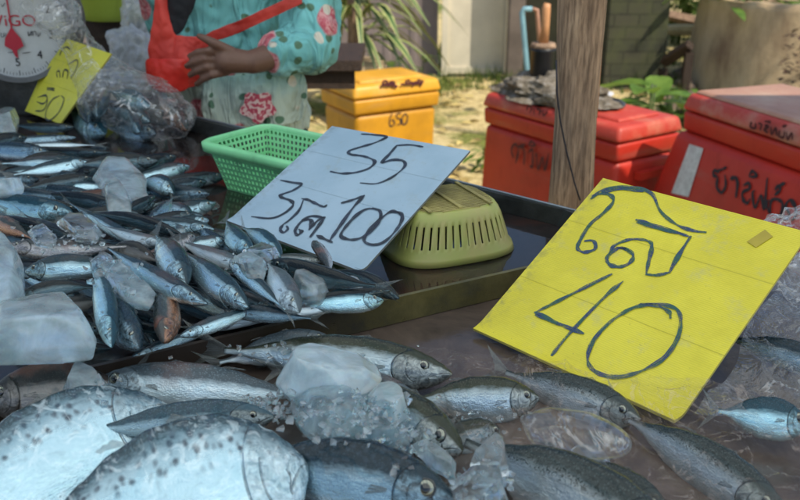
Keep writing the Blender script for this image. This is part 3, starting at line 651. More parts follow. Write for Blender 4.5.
on(Mx, yc, 'handwriting', c3([[(400, 205), (405, 175), (425, 175), (420, 205)], [(435, 205), (440, 180), (460, 178), (455, 205)], [(465, 175), (468, 200), (485, 200)], [(500, 190), (520, 190)], [(530, 200), (532, 172), (550, 172), (548, 198)], [(560, 170), (570, 195), (585, 170)], [(595, 195), (600, 168), (615, 170), (612, 195), (630, 165)], [(400, 190), (470, 188)], [(520, 186), (630, 178)]], 310, 50, 5.556), .004, .014, M_INKD)
r1, M1, W1 = cooler('red_cooler', P(481, 92, .60), P(620, 129, .60), .60, 1, .38, M_RC, 'red plastic cooler standing behind the wooden post with a dirty heap on its lid', .6, M_RL, 0, None, (.0, .014))
on(M1, r1, 'handwriting', c3([[(158, 350), (150, 320), (162, 300), (175, 320), (165, 370)], [(185, 315), (195, 315), (195, 375)], [(175, 310), (200, 300)], [(212, 330), (225, 320), (225, 380), (215, 375)], [(210, 305), (222, 290), (235, 305), (212, 305)], [(240, 335), (245, 390), (262, 345), (268, 395), (285, 330)], [(240, 330), (238, 345)]], 470, 60, 3.57), .004, .012, M_INKD, .004)
on(M1, r1, 'lid_handwriting', c3([[(205, 180), (210, 165), (222, 170), (215, 190)], [(230, 172), (232, 195)], [(240, 175), (255, 178), (248, 195)], [(262, 178), (265, 198), (280, 182)]], 470, 60, 3.57), .0, .010, M_INKD, .004)
r2, M2, W2 = cooler('red_cooler', P(682, 92, .74), P(838, 140, .74), .74, 1, .46, M_RC, 'red plastic cooler with a white sticker and black handwriting across its front', .62, M_RL2, 0, M_TAN, (-.12, -.004))
TH = [[(188, 290), (172, 282), (170, 298), (182, 305), (180, 335), (195, 352), (208, 330), (205, 295)], [(178, 285), (200, 278), (210, 272)], [(222, 310), (238, 305), (245, 325), (240, 368)], [(262, 330), (280, 322), (282, 340), (262, 350), (262, 372), (275, 385), (285, 370)],
      [(280, 300), (292, 285), (305, 302), (280, 302)], [(300, 345), (292, 355), (300, 400), (318, 360), (328, 405), (335, 340), (338, 305)], [(345, 375), (335, 385), (345, 415), (350, 380), (365, 372), (385, 385), (380, 425), (368, 420)], [(360, 360), (378, 345), (372, 330), (362, 345)], [(375, 330), (395, 322)],
      [(392, 400), (385, 415), (395, 435), (408, 420), (395, 395), (410, 375), (425, 395), (428, 420), (415, 440)]]
on(M2, r2, 'handwriting', c3(TH, 660, 80, 3.125), None, .013, M_INK, .004)
on(M2, r2, 'lid_handwriting', c3([[(290, 130), (285, 145), (300, 150), (302, 132)], [(310, 135), (320, 138), (316, 158)], [(330, 142), (342, 145), (330, 155), (340, 165)], [(350, 145), (352, 170), (365, 150), (368, 175)], [(378, 155), (375, 175), (390, 178), (392, 158)], [(398, 160), (402, 185), (415, 165), (417, 188)], [(330, 128), (350, 132)], [(385, 145), (400, 142)]], 660, 80, 3.125), .0, .010, M_INKD, .004)
hit, nn = slant_hit(M2); st = [hit(q) + nn * .003 for q in ((690, 144), (704, 148.5), (689, 197), (672, 193))]
Mi = M2.inverted(); mk('sticker', [Mi @ v for v in st], [(0, 3, 2, 1)], simple('white_sticker', (.62, .66, .66), .5, 0, .2, 40), r2)
# heap and can on the first red cooler
a0 = P(520, 92, .63)
def hp(name, c, r, h, mat, label, cat, seed, n=60):
    bm = bmesh.new(); bmesh.ops.create_icosphere(bm, subdivisions=4, radius=1)
    for v in bm.verts:
        q = v.co.copy(); d = 1 + .5 * noise.noise(q * 2.2 + Vector((seed, 0, 0))) + .25 * noise.noise(q * 6 + Vector((seed, 0, 0))) + .12 * noise.noise(q * 15); v.co = Vector((q.x * r[0] * d, q.y * r[1] * d, max(-.01, q.z * h * d)))
    o = frombm(name, bm, mat, None, False); o.location = c; o.rotation_euler = (0, 0, math.atan2(M1[1][0], M1[0][0])); return tag(o, label, cat)
g = G('dirty_heap'); nz = g.noise(g.obj(), 30, 6, .75); M_HEAP = g.done(g.bsdf(Base_Color=g.ramp(nz, [(.3, (.08, .06, .04)), (.5, (.26, .22, .16)), (.62, (.45, .42, .38)), (.75, (.62, .6, .58))]), Roughness=.8, Normal=g.bump(nz, 1, .03)))
hp('scrap_heap', M1 @ Vector((.27, .16, .61)), (.30, .15), .085, M_HEAP, 'grey heap of dirty ice and scraps on the red cooler lid', 'heap', 3)
cn = empty('black_can', M1 @ Vector((.17, .20, .675)), 'black can with an upright wooden handle on the grey heap', 'can')
bm = bmesh.new(); tube(bm, [(0, 0, 0), (0, 0, .012), (0, 0, .11), (0, 0, .125)], [.05, .053, .053, .058], 24); frombm('can_body', bm, plain('black_rubber', (.008, .009, .012), .4), cn, True)
bm = bmesh.new(); tube(bm, [(0, 0, .126), (0, 0, .145)], [.058, .05], 24); frombm('lid', bm, M_POST, cn, True)
bm = bmesh.new(); tube(bm, [(0, 0, .145), (.004, 0, .22), (.002, 0, .29), (.006, 0, .31)], [.022, .017, .019, .014], 12); frombm('wooden_handle', bm, simple('orange_wood', (.55, .27, .12), .5), cn, True)
# rag/plate on cooler lid
blob('paper_scrap', [(596, 92), (606, 91), (614, 94), (606, 97)], .615, .01, plain('white_paper', (.6, .62, .66), .8), 'white paper scrap on the red lid beside the wooden post', 'paper')
blob('iron_bar_scrap', [(612, 99), (625, 103), (623, 107), (611, 102)], .615, .02, M_RIMD, 'dark scrap lump on the red lid beside the wooden post', 'scrap')

# ------------------------------------------------------------------ added unseen canopy, post
po = empty('wooden_post', (P(570, 196, .6).x, 0, 0), 'grey weathered wooden post standing just beyond the metal tray', 'post')
PYY = 1.62
xb, xt = PY(572, 200, PYY), PY(583, 0, PYY)
slope = (xt - xb) / (xt.z - xb.z)
po.location = (xb.x - slope.x * xb.z, PYY, 0)
bm = bmesh.new(); pts = [Vector((0, 0, 0)) + slope * (z) for z in np.linspace(0, 2.42, 30)]; pts = [Vector((p.x, 0, z)) for p, z in zip(pts, np.linspace(0, 2.42, 30))]
tube(bm, pts, [.043 + .003 * math.sin(i * .9) for i in range(30)], 40)
for v in bm.verts:
    a = math.atan2(v.co.y, v.co.x - slope.x * v.co.z); q = Vector((math.cos(a) * 1.5, math.sin(a) * 1.5, v.co.z * .8)); k = 1 + .16 * noise.noise(q) + .07 * noise.noise(Vector((q.x * 4, q.y * 4, v.co.z * 2)))
    v.co.x = slope.x * v.co.z + (v.co.x - slope.x * v.co.z) * k; v.co.y *= k
frombm('post_trunk', bm, M_POST, po, True)
bm = bmesh.new(); tube(bm, [(xb.x - po.location.x + (PY(x, y, PYY - .05).x - xb.x), -.055, PY(x, y, PYY - .05).z) for x, y in catmull_px] if 0 else [Vector((PY(x, y, PYY - .05).x - po.location.x, -.052, PY(x, y, PYY - .05).z)) for x, y in ((556, 60), (557, 95), (560, 120), (566, 150), (575, 185), (580, 200))], .0016, 6); frombm('cable', bm, M_INK, po, True)
bm = bmesh.new(); q0 = PY(600, 100, PYY); tube(bm, [Vector((PY(606, 0, PYY).x - po.location.x, .02, 2.3)), Vector((PY(605, 0, PYY).x - po.location.x, .02, PY(606, 0, PYY).z)), Vector((PY(596, 120, PYY).x - po.location.x, .02, PY(596, 120, PYY).z))], .007, 8); frombm('side_strip', bm, simple('orange_strip', (.42, .19, .09), .6), po, True)  # thin orange strip down one edge of the post
g = G('added_light_tarp'); sxx = g.n('SeparateXYZ', {0: g.obj()}, out=0); stp = g.step(g.math('SINE', g.math('MULTIPLY', sxx, 7.5)), -1.05, -.6)  # translucent stripes put in to glow overhead and streak the wet reflections
M_TARP = g.done(g.n('MixShader', {0: .93, 1: g.n('BsdfDiffuse', {0: g.mix(stp, (.06, .20, .34), (.6, .7, .75))}), 2: g.n('BsdfTranslucent', {0: g.mix(stp, (.06, .30, .46), (.93, 1.0, 1.0))})}))
CX0, CX1, CY0, CY1, CZ = -1.9, 2.9, -1.3, 2.2, 2.38  # added out of view: blocks direct sun, gives the stall soft cool light
cp = empty('added_canopy', (0, .4, CZ), 'unseen blue and white striped tarpaulin canopy added to shade and light the stall', 'canopy')
V = []; F = []; n = 30
for j in range(n + 1):
    for i in range(n + 1):
        x = CX0 + (CX1 - CX0) * i / n; y = CY0 + (CY1 - CY0) * j / n
        V.append((x, y - .4, .12 * (1 - ((y - .4) / 1.8) ** 2) + .02 * noise.noise(Vector((x * 2, y * 2, 0)))))
for j in range(n):
    for i in range(n): a = j * (n + 1) + i; F.append((a, a + 1, a + n + 2, a + n + 1))
mk('tarpaulin', V, F, M_TARP, cp, True)
for (x, y) in ((CX0, CY0), (CX1, CY0), (CX0, CY1 - .05), (CX1, CY1 - .05)):
    bm = bmesh.new(); tube(bm, [(x, y - .4, -CZ), (x, y - .4, .0)], .03, 10); frombm('pole', bm, M_POST, cp, True)
bm = bmesh.new()
for y in (CY0, CY1 - .05): tube(bm, [(CX0, y - .4, -.01), (CX1, y - .4, -.01)], .022, 8)
frombm('crossbar', bm, M_POST, cp, True)
# shade tree out to the side
tr = empty('shade_tree', (6.7, 3.6, 0), 'tall leafy shade tree at the side of the stall', 'tree')
bm = bmesh.new(); tube(bm, [(0, 0, 0), (.1, 0, 1.5), (-.1, .1, 3), (0, 0, 4.6)], [.22, .17, .14, .07], 14)
rr = random.Random(9)
for k in range(9):
    a = k * .7; tube(bm, [(0, 0, 2.6 + .15 * k), (1.2 * math.cos(a), 1.2 * math.sin(a), 3.9 + .1 * k), (2.4 * math.cos(a + .2), 2.4 * math.sin(a + .2), 4.8)], [.07, .045, .015], 7)
frombm('trunk', bm, M_POST, tr, True)
V = []; F = []
cl = [(rr.gauss(0, 1.25), rr.gauss(0, 1.25), 4.9 + rr.gauss(0, .5)) for _ in range(60)]
for _ in range(950):
    c = Vector(rr.choice(cl)) + Vector((rr.gauss(0, .33), rr.gauss(0, .33), rr.gauss(0, .22))); s = rr.uniform(.06, .13)
    d = Vector((rr.gauss(0, 1), rr.gauss(0, 1), rr.gauss(0, .5))).normalized(); e = d.cross(Vector((rr.gauss(0, 1), rr.gauss(0, 1), rr.gauss(0, 1)))).normalized(); b = len(V)
    V += [c - d * s, c + e * s * .45, c + d * s, c - e * s * .45]; F.append((b, b + 1, b + 2, b + 3))
mk('crown', V, F, M_LEAF, tr)

# ------------------------------------------------------------------ stall table and tray
tb = empty('stall_table', (0, 1.1, 0), 'long wet stall table carrying the fish tray', 'table')
pl = [Vector((-1.5, .22, 0)), Vector((1.1, .22, 0))] + [Vector((*P(x, y, TT).xy, 0)) for x, y in ((960, 262), (640, 243), (272, 138), (100, 101), (-260, 101))]
pl = [Vector((p.x, p.y - 1.1, 0)) for p in pl]
def prism(name, pts, z0, z1, mat, parent=None):
    n = len(pts); V = [(p.x, p.y, z0) for p in pts] + [(p.x, p.y, z1) for p in pts]
    F = [tuple(range(n))[::-1], tuple(range(n, 2 * n))] + [(i, (i + 1) % n, n + (i + 1) % n, n + i) for i in range(n)]
    return mk(name, V, F, mat, parent)
prism('table_top', pl, TT - .04, TT, M_BOARD, tb)
for x, y in ((-1.4, .3), (.95, .3), (-1.0, 1.9), (.5, 1.15)):
    bm = bmesh.new(); add_box(bm, Vector((x, y - 1.1, (TT - .04) / 2)), (.06, .06, TT - .042)); frombm('leg', bm, M_WOODD, tb)
RZ = .917
rim = [P(x, y, RZ) for x, y in ((-190, 432), (644, 241), (575, 211), (330, 150), (268, 134), (200, 118), (100, 100), (-260, 100))]
ty = empty('metal_tray', (0, 1.2, TT), 'large shallow dark metal tray holding the heap of small fish', 'tray')
loc = lambda p: Vector((p[0], p[1] - 1.2, p[2] - TT))
floor_pts = [Vector((p.x, p.y - 1.2, 0)) for p in rim]
cen = sum(floor_pts, Vector()) / len(floor_pts)
fl = [p + (cen - p).normalized() * .012 for p in floor_pts]
mk('tray_floor', [(p.x, p.y, TF - TT) for p in fl], [tuple(range(len(fl)))], M_TRAY, ty)
def rimseg(i0, i1, mat, w=.012):
    V = []; F = []
    for i in range(i0, i1 + 1):
        p = floor_pts[i % len(floor_pts)]; inn = (cen - p).normalized() * w
        V += [(p.x, p.y, .001), (p.x, p.y, RZ - TT), (p.x + inn.x * .6, p.y + inn.y * .6, RZ - TT), (p.x + inn.x, p.y + inn.y, .004)]
    for k in range(i1 - i0):
        for j in range(3): a = k * 4 + j; F.append((a, a + 4, a + 5, a + 1))
    return V, F
V, F = rimseg(0, 1, None); mk('near_rim', V, F, M_RIM, ty)
V, F = rimseg(1, 7, None, .03); mk('far_rim', V, F, M_RIMD, ty)
V, F = rimseg(7, 8, None); mk('side_rim', V, F, M_RIMD, ty)
# bright worn edge along the far rim
bm = bmesh.new(); tube(bm, [Vector((p.x, p.y, RZ - TT + .001)) for p in floor_pts[1:7]], .0022, 6); frombm('worn_edge', bm, simple('worn_steel', (.34, .38, .42), .35, .7), ty, True)
# shallow water in the tray
wpts = [p + (cen - p).normalized() * .03 for p in floor_pts]
g = G('murky_water'); nz = g.noise(g.obj(), 9, 3, .5); M_WAT = g.done(g.bsdf(Base_Color=(.9, .86, .84), Transmission_Weight=1.0, IOR=1.33, Roughness=.03, Normal=g.bump(nz, .15, .006)))
o = mk('tray_water', [(p.x, p.y + 1.2, TF + .004) for p in wpts], [tuple(range(len(wpts)))], M_WAT); tag(o, kind='structure')

# ------------------------------------------------------------------ green basket
def lattice(V, F, a, b, c, d, nu, nv, f):
    """panel a-b (bottom) d-c (top) with nu x nv square holes, f: share of each cell that is a hole"""
    for j in range(nv):
        for i in range(nu):
            def pt(u, v): return a.lerp(b, u).lerp(d.lerp(c, u), v)
            u0, u1, v0, v1 = i / nu, (i + 1) / nu, j / nv, (j + 1) / nv; mu = (u1 - u0) * (1 - f) / 2; mv = (v1 - v0) * (1 - f) / 2
            o_ = [pt(u0, v0), pt(u1, v0), pt(u1, v1), pt(u0, v1)]; i_ = [pt(u0 + mu, v0 + mv), pt(u1 - mu, v0 + mv), pt(u1 - mu, v1 - mv), pt(u0 + mu, v1 - mv)]
            k = len(V); V += o_ + i_
            for q in range(4): F.append((k + q, k + (q + 1) % 4, k + 4 + (q + 1) % 4, k + 4 + q))
M_GREEN = plast('mint_green_plastic', (.24, .68, .32), (.36, .76, .42), .35)
A = P(201, 146, .972); ang = math.radians(-37); BX = Vector((math.cos(ang), math.sin(ang), 0)); BY = Vector((-BX.y, BX.x, 0)); LEN, WID_ = .30, .165
gb = bpy.data.objects.new('green_basket', None); C.objects.link(gb); M = Matrix((BX, BY, Vector((0, 0, 1)))).transposed().to_4x4(); M.translation = Vector((A.x, A.y, TF + .005)); gb.matrix_world = M
tag(gb, 'mint green rectangular plastic basket with square holes, partly under the blue sign', 'basket')
BH = .085
def rrect(x0, x1, y0, y1, r, z, n=5):
    out = []
    for cx, cy, a0 in ((x1 - r, y0 + r, -90), (x1 - r, y1 - r, 0), (x0 + r, y1 - r, 90), (x0 + r, y0 + r, 180)):
        for k in range(n + 1): a = math.radians(a0 + 90 * k / n); out.append(Vector((cx + r * math.cos(a), cy + r * math.sin(a), z)))
    return out
V = []; F = []
b0 = [Vector(q) for q in ((.03, .028, 0), (LEN - .03, .028, 0), (LEN - .03, WID_ - .028, 0), (.03, WID_ - .028, 0))]
t0 = [Vector(q) for q in ((.008, .008, BH), (LEN - .008, .008, BH), (LEN - .008, WID_ - .008, BH), (.008, WID_ - .008, BH))]
for i, n in ((0, 26), (1, 14), (2, 26), (3, 14)): j = (i + 1) % 4; lattice(V, F, b0[i], b0[j], t0[j], t0[i], n, 8, .56)
lattice(V, F, b0[0], b0[1], b0[2], b0[3], 22, 11, .5)
o = mk('lattice_wall', V, F, M_GREEN, gb); m_ = o.modifiers.new('s', 'SOLIDIFY'); m_.thickness = .002
r_ = rrect(-.004, LEN + .004, -.004, WID_ + .004, .03, BH + .004); bm = bmesh.new()
sec = [(-.008, -.014), (.004, -.014), (.006, 0), (-.002, .004), (-.010, .002)]
c0 = Vector((LEN / 2, WID_ / 2, BH)); rg = []
for i, p in enumerate(r_):
    nr = (r_[(i + 1) % len(r_)] - r_[i - 1]).normalized().cross(Vector((0, 0, 1)))
    rg.append([bm.verts.new(p + nr * a + Vector((0, 0, b))) for a, b in sec])
for i in range(len(rg)):
    for k in range(5): bm.faces.new((rg[i][k], rg[i][(k + 1) % 5], rg[(i + 1) % len(rg)][(k + 1) % 5], rg[(i + 1) % len(rg)][k]))
frombm('rim', bm, M_GREEN, gb, True)

# ------------------------------------------------------------------ overturned colander
g = G('yellow_green_plastic'); nz = g.noise(g.obj(), 18, 5, .7); sxz = g.n('SeparateXYZ', {0: g.obj()}, out=2)
M_COL = g.done(g.bsdf(Base_Color=g.mix(g.step(nz, .35, .75), (.36, .38, .10), (.42, .35, .13)), Roughness=.4, Normal=g.bump(nz, .1, .003), Subsurface_Weight=.1, Subsurface_Radius=(.01, .01, .004)))
M_COLB = simple('stained_basket_top', (.40, .33, .11), .6, 0, .35, 22, .3)
cc = P(443, 244, TF + .004); cl = empty('colander_basket', (cc.x, cc.y, TF + .005), 'yellow green slotted plastic basket turned upside down beside the blue sign', 'basket', rz=math.radians(24))
def sup(a, ax, ay, e=3.2):
    c_, s_ = math.cos(a), math.sin(a); return Vector((ax * math.copysign(abs(c_) ** (2 / e), c_), ay * math.copysign(abs(s_) ** (2 / e), s_), 0))
# rows: (z, half x, half y)
AX, AY = .102, .088
rows = [(.0, AX, AY), (.010, AX * .97, AY * .97), (.018, AX * .91, AY * .91), (.024, AX * .90, AY * .90), (.056, AX * .80, AY * .80), (.065, AX * .76, AY * .76), (.072, AX * .71, AY * .71), (.075, AX * .66, AY * .66)]
N = 192; V = []; F = []
fine = [sup(k * 2 * math.pi / 4000, AX, AY) for k in range(4001)]; acc = [0]
for p_, q_ in zip(fine, fine[1:]): acc.append(acc[-1] + (q_ - p_).length)
un = []; j_ = 0
for k in range(N):
    while acc[j_] < acc[-1] * k / N: j_ += 1
    un.append(fine[j_])
for z, ax, ay in rows: V += [Vector((p_.x * ax / AX, p_.y * ay / AY, z)) for p_ in un]
for r in range(len(rows) - 1):
    for k in range(N):
        if r == 3 and k % 4 == 0: continue
        F.append((r * N + k, r * N + (k + 1) % N, (r + 1) * N + (k + 1) % N, (r + 1) * N + k))
o = mk('slotted_wall', V, F, M_COL, cl, True); m_ = o.modifiers.new('s', 'SOLIDIFY'); m_.thickness = .0025
V = []; F = []
for j in range(19):
    y0 = -AY * .66 + AY * 1.32 * j / 19; y1 = y0 + AY * 1.32 / 19 * .5
    w0 = max(0, 1 - (abs((y0 + y1) / 2) / (AY * .66)) ** 3.2) ** (1 / 3.2) * AX * .66; k = len(V)
    V += [(-w0, y0, .0755), (w0, y0, .0755), (w0, y1, .0755), (-w0, y1, .0755)]; F.append((k, k + 1, k + 2, k + 3))
for x in (-.05, 0, .05):
    k = len(V); V += [(x - .003, -AY * .64, .078), (x + .003, -AY * .64, .078), (x + .003, AY * .64, .078), (x - .003, AY * .64, .078)]; F.append((k, k + 1, k + 2, k + 3))
o = mk('slotted_base', V, F, M_COLB, cl); m_ = o.modifiers.new('s', 'SOLIDIFY'); m_.thickness = .002

# ------------------------------------------------------------------ price signs
def sign_mat(name, c, c2, lines=0, stain=(.45, .42, .2), ang=0.0):
    g = G(name); uv = g.uv(); s = g.n('SeparateXYZ', {0: uv}, out=None); o = g.obj(); a = g.noise(o, 9, 6, .65); b = g.noise(g.scale(uv, (4, 60, 1)), 1.0, 5, .7)
    col = g.mix(g.step(a, .35, .7), c, c2); ed = g.math('MULTIPLY', g.math('SUBTRACT', 1.0, g.step(g.math('ADD', s.outputs[0], g.math('MULTIPLY', a, .08)), .0, .14)), g.step(g.noise(uv, 16, 5, .7), .45, .62)); col = g.mix(g.math('MULTIPLY', ed, .6), col, tuple(x * .4 for x in stain))
    col = g.mix(g.math('MULTIPLY', g.step(g.noise(uv, 5, 7, .75), .52, .70), .5), col, stain)
    sp = g.n('TexVoronoi', {'Vector': uv, 'Scale': 30.0}); spn = g.math('MULTIPLY', g.math('SUBTRACT', 1.0, g.step(sp, .04, .09)), g.step(a, .5, .55)); col = g.mix(g.math('MULTIPLY', spn, .5), col, (.12, .1, .04))
    fold = 0.0; h = g.math('MULTIPLY', b, .3)
    for f in ([.33, .70] if lines else [.42, .72]):
        q = g.math('SUBTRACT', 1.0, g.step(g.math('ABSOLUTE', g.math('SUBTRACT', s.outputs[1], g.math('ADD', f, g.math('MULTIPLY', g.noise(uv, 2, 2), .012)))), .0, .005)); col = g.mix(g.math('MULTIPLY', q, .4), col, tuple(x * .5 for x in c)); h = g.math('SUBTRACT', h, q)
    if lines:
        wv = g.n('TexWave', {'Vector': uv, 'Scale': 34.0, 'Distortion': .3, 'Detail': 1.0}, bands_direction='Y'); col = g.mix(g.math('MULTIPLY', g.step(wv, .6, 1), .22), col, tuple(x * .62 for x in c)); h = g.math('ADD', h, g.math('MULTIPLY', wv, .25))
    return g.done(g.bsdf(Base_Color=col, Roughness=g.math('ADD', g.math('MULTIPLY', a, .25), .28), Normal=g.bump(h, .4, .0015), Transmission_Weight=0))
def sign(name, TL, TR, BL, BR, anchor, z, mat, edge, label, strokes, width, ink, warp=.004, cut=None):
    n, hit = quadsign(TL, TR, BL, BR, anchor, z); c = [hit(q) for q in (TL, TR, BR, BL)]
    o0 = c[3]; root = bpy.data.objects.new(name, None); C.objects.link(root); root.location = o0; tag(root, label, 'sign')
    NX = 48; V = []; UV = []; F = []
    for j in range(NX + 1):
        for i in range(NX + 1):
            u, v = i / NX, j / NX; p = c[3].lerp(c[2], u).lerp(c[0].lerp(c[1], u), v); cu = max(0, (.06 - v) / .06) ** 1.5 * (.4 + .6 * u); V.append(p - o0 + n * (.009 * cu)); UV.append((u, v))
    for j in range(NX):
        for i in range(NX): a = j * (NX + 1) + i; F.append((a, a + 1, a + NX + 2, a + NX + 1))
    b = mk('board', V, F, [mat, edge], root, False, UV); m_ = b.modifiers.new('s', 'SOLIDIFY'); m_.thickness = .0035; m_.offset = -1; m_.material_offset_rim = 1
    nn = (V[1] - V[0]).cross(V[NX + 1] - V[0])
    if nn.dot(n) < 0: b.data.flip_normals()
    r = ribbon('handwriting', strokes, hit, n, width, ink, None); r.data.transform(Matrix.Translation(-o0)); r.parent = root
    return root, n, hit
def ink_mat(name, col, second, thin=.45):
    g = G(name); uv = g.uv(); st = g.noise(g.scale(uv, (5, 1.2, 1)), 1.0, 4, .7); n2 = g.noise(g.obj(), 60, 3); gr = g.noise(g.obj(), 420, 3, .7)
    sh = g.bsdf(Base_Color=g.mix(g.step(n2, .4, .65), col, second), Roughness=.45)
    f = g.math('SUBTRACT', 1.0, g.math('MULTIPLY', g.math('MULTIPLY', g.step(st, .46, .6), g.step(gr, .3, .55)), thin))
    return g.done(g.n('MixShader', {0: f, 1: g.n('BsdfTransparent'), 2: sh}))
M_YEL = sign_mat('yellow_corrugated_plastic', (.64, .54, .02), (.77, .655, .035), 1); M_YE = simple('yellow_board_edge', (.55, .47, .10), .5)
M_BLU = sign_mat('pale_blue_board', (.30, .42, .52), (.36, .48, .58), 0, (.30, .34, .33)); M_BE = simple('blue_board_edge', (.16, .17, .16), .6)
M_MGR = ink_mat('green_black_marker', (.012, .085, .065), (.01, .035, .12), .75); M_MBK = ink_mat('black_marker_on_blue', (.012, .018, .03), (.02, .03, .06))
S = 2.335
yst = c3([[(305, 92), (325, 80), (350, 82), (358, 98), (335, 125), (305, 150), (280, 190), (275, 208), (292, 216), (316, 208), (312, 190), (290, 190)],
 [(308, 86), (335, 70), (375, 63), (420, 68), (450, 82), (468, 120), (500, 148), (540, 165), (576, 170)], [(330, 76), (380, 68), (430, 74)],
 [(396, 214), (376, 206), (355, 216), (343, 232), (352, 246), (375, 250), (398, 240), (404, 222), (385, 208), (365, 205)], [(348, 220), (362, 200), (400, 186), (440, 190), (448, 205), (440, 240), (435, 270)], [(435, 268), (460, 270), (488, 264)], [(488, 266), (510, 225), (540, 178)],
 [(410, 140), (450, 152), (500, 168), (536, 180)], [(412, 146), (460, 160), (520, 174)],
 [(356, 267), (290, 300), (220, 335), (176, 357)], [(174, 356), (230, 382), (290, 407)], [(382, 284), (345, 315), (290, 370), (240, 425), (210, 464)], [(176, 362), (235, 388)],
 [(492, 372), (488, 356), (460, 342), (420, 342), (375, 362), (335, 395), (306, 435), (300, 475), (325, 500), (370, 508), (425, 494), (475, 465), (505, 425), (516, 385), (508, 352), (470, 338), (420, 338)]], 460, 160, S)
ys, yn, yh = sign('price_sign', (603, 178), (809.6, 232.6), (474, 330), (676, 425), (676, 425), .885, M_YEL, M_YE, 'large yellow corrugated price sign with green handwriting and the number 40', yst, .006, M_MGR)
tp_ = [yh(q) + yn * .0009 - ys.location for q in ((747, 242), (765, 230), (773, 237), (756, 248))]; mk('tape_mark', tp_, [(0, 3, 2, 1)], simple('brown_tape', (.50, .38, .03), .5), ys)
B2 = 2.942
bst = c3([[(412, 42), (450, 45), (490, 50)], {'w': 1}, ] if 0 else [[(415, 42), (450, 44), (490, 50), (455, 68), (415, 80), (380, 92), (385, 102), (425, 108), (455, 122), (440, 142), (400, 155), (360, 158), (324, 152)],
 [(598, 80), (560, 74), (518, 76)], [(520, 76), (500, 100), (478, 125), (510, 118), (540, 122), (542, 140), (505, 170), (460, 188), (412, 186)],
 [(178, 178), (210, 184), (240, 190), (215, 208), (182, 220), (180, 228), (208, 238), (215, 252), (190, 275), (150, 290), (92, 285)],
 [(240, 232), (260, 236), (285, 248), (305, 256), (316, 250)], [(246, 236), (232, 268), (205, 295), (185, 310), (178, 325), (188, 332), (200, 322), (196, 312)],
 [(232, 322), (240, 330), (228, 340), (222, 325), (240, 300), (262, 294), (270, 302), (262, 325)], [(262, 325), (285, 300), (304, 288), (305, 292), (285, 320), (265, 347)], [(240, 296), (270, 284), (305, 288)],
 [(356, 246), (385, 238), (425, 224)], [(426, 222), (390, 262), (350, 318), (322, 358)], [(284, 340), (305, 350), (332, 362)],
 [(470, 268), (440, 262), (410, 275), (375, 310), (356, 340), (375, 352), (410, 350), (450, 325), (472, 290), (470, 268), (448, 260)],
 [(535, 280), (508, 270), (475, 290), (440, 325), (424, 355), (445, 368), (480, 362), (515, 330), (536, 295), (530, 275), (500, 272)]], 220, 120, B2)
sign('price_sign', (332, 126), (470, 150.6), (227, 222), (359, 275), (359, 275), .915, M_BLU, M_BE, 'pale blue price sign marked 35 and 100 leaning over the green basket', bst, .0062, M_MBK)
# extend the lower edge of the blue sign under the fish is not needed: the fish cover it
sst = c3([[(232, 215), (245, 190), (262, 182), (275, 195)], [(225, 300), (222, 280), (232, 275), (236, 300)], [(245, 300), (250, 272), (265, 275), (262, 305)], [(265, 250), (300, 232), (300, 260), (275, 305)], [(184, 338), (215, 342)], [(184, 344), (214, 349)],
 [(150, 375), (180, 368), (185, 385), (170, 400), (145, 392)], [(185, 372), (185, 400), (170, 425), (140, 428)], [(235, 368), (205, 385), (185, 420), (180, 455), (200, 462), (232, 430), (250, 385), (240, 368)]], 0, 0, 3.846)
A1 = P(17, 108, .90); B1 = P(61, 124, .90); nx = (B1 - A1).normalized(); upd = (Vector((.08, .45, .9))).normalized(); nn = nx.cross(upd).normalized()
if nn.y > 0: nn = -nn
hit = hitter(A1, nn); tl, tr_ = hit((68, 39)), hit((112, 54)); bl, br_ = A1, B1
o0 = bl.copy(); rt = bpy.data.objects.new('price_sign', None); C.objects.link(rt); rt.location = o0; tag(rt, 'small yellow price sign marked 50 leaning in front of the scale', 'sign')
V = []; UV = []; F = []; NX = 12
for j in range(NX + 1):
    for i in range(NX + 1): u, v = i / NX, j / NX; V.append(bl.lerp(br_, u).lerp(tl.lerp(tr_, u), v) - o0); UV.append((u, v))
for j in range(NX):
    for i in range(NX): a = j * (NX + 1) + i; F.append((a, a + 1, a + NX + 2, a + NX + 1))
b = mk('board', V, F, [sign_mat('yellow_board_small', (.60, .58, .04), (.70, .66, .06), 0), M_YE], rt, False, UV); m_ = b.modifiers.new('s', 'SOLIDIFY'); m_.thickness = .004; m_.offset = 0; m_.material_offset_rim = 1
r_ = ribbon('handwriting', sst, hit, nn, .0045, M_MBK, None, .003); r_.data.transform(Matrix.Translation(-o0)); r_.parent = rt

# ------------------------------------------------------------------ dial scale
SY = 2.10; c = PY(12, 22, SY); R = 57 * (c - EYE).dot(FW) / FPX
sc_ = empty('dial_scale', (c.x, SY, TF + .003), 'grey market scale with a round white dial and red pointer', 'scale')
M_GREY = simple('grey_scale_paint', (.16, .17, .19), .4, .3, .3, 12)
cz = c.z - TF - .003
def disc(name, r, y, mat, th=.006, n=64, r0=0, par=sc_):
    bm = bmesh.new(); 
    ring_ = lambda rad, yy: [bm.verts.new((rad * math.cos(k * 2 * math.pi / n), yy, cz + rad * math.sin(k * 2 * math.pi / n))) for k in range(n)]
    a = ring_(r, y); b = ring_(r, y + th)
    for k in range(n): bm.faces.new((a[k], b[k], b[(k + 1) % n], a[(k + 1) % n]))
    if r0:
        i1 = ring_(r0, y); i2 = ring_(r0, y + th)
        for k in range(n): bm.faces.new((a[k], a[(k + 1) % n], i1[(k + 1) % n], i1[k])); bm.faces.new((i1[k], i1[(k + 1) % n], i2[(k + 1) % n], i2[k]))
    else: bm.faces.new(a)
    return frombm(name, bm, mat, par)
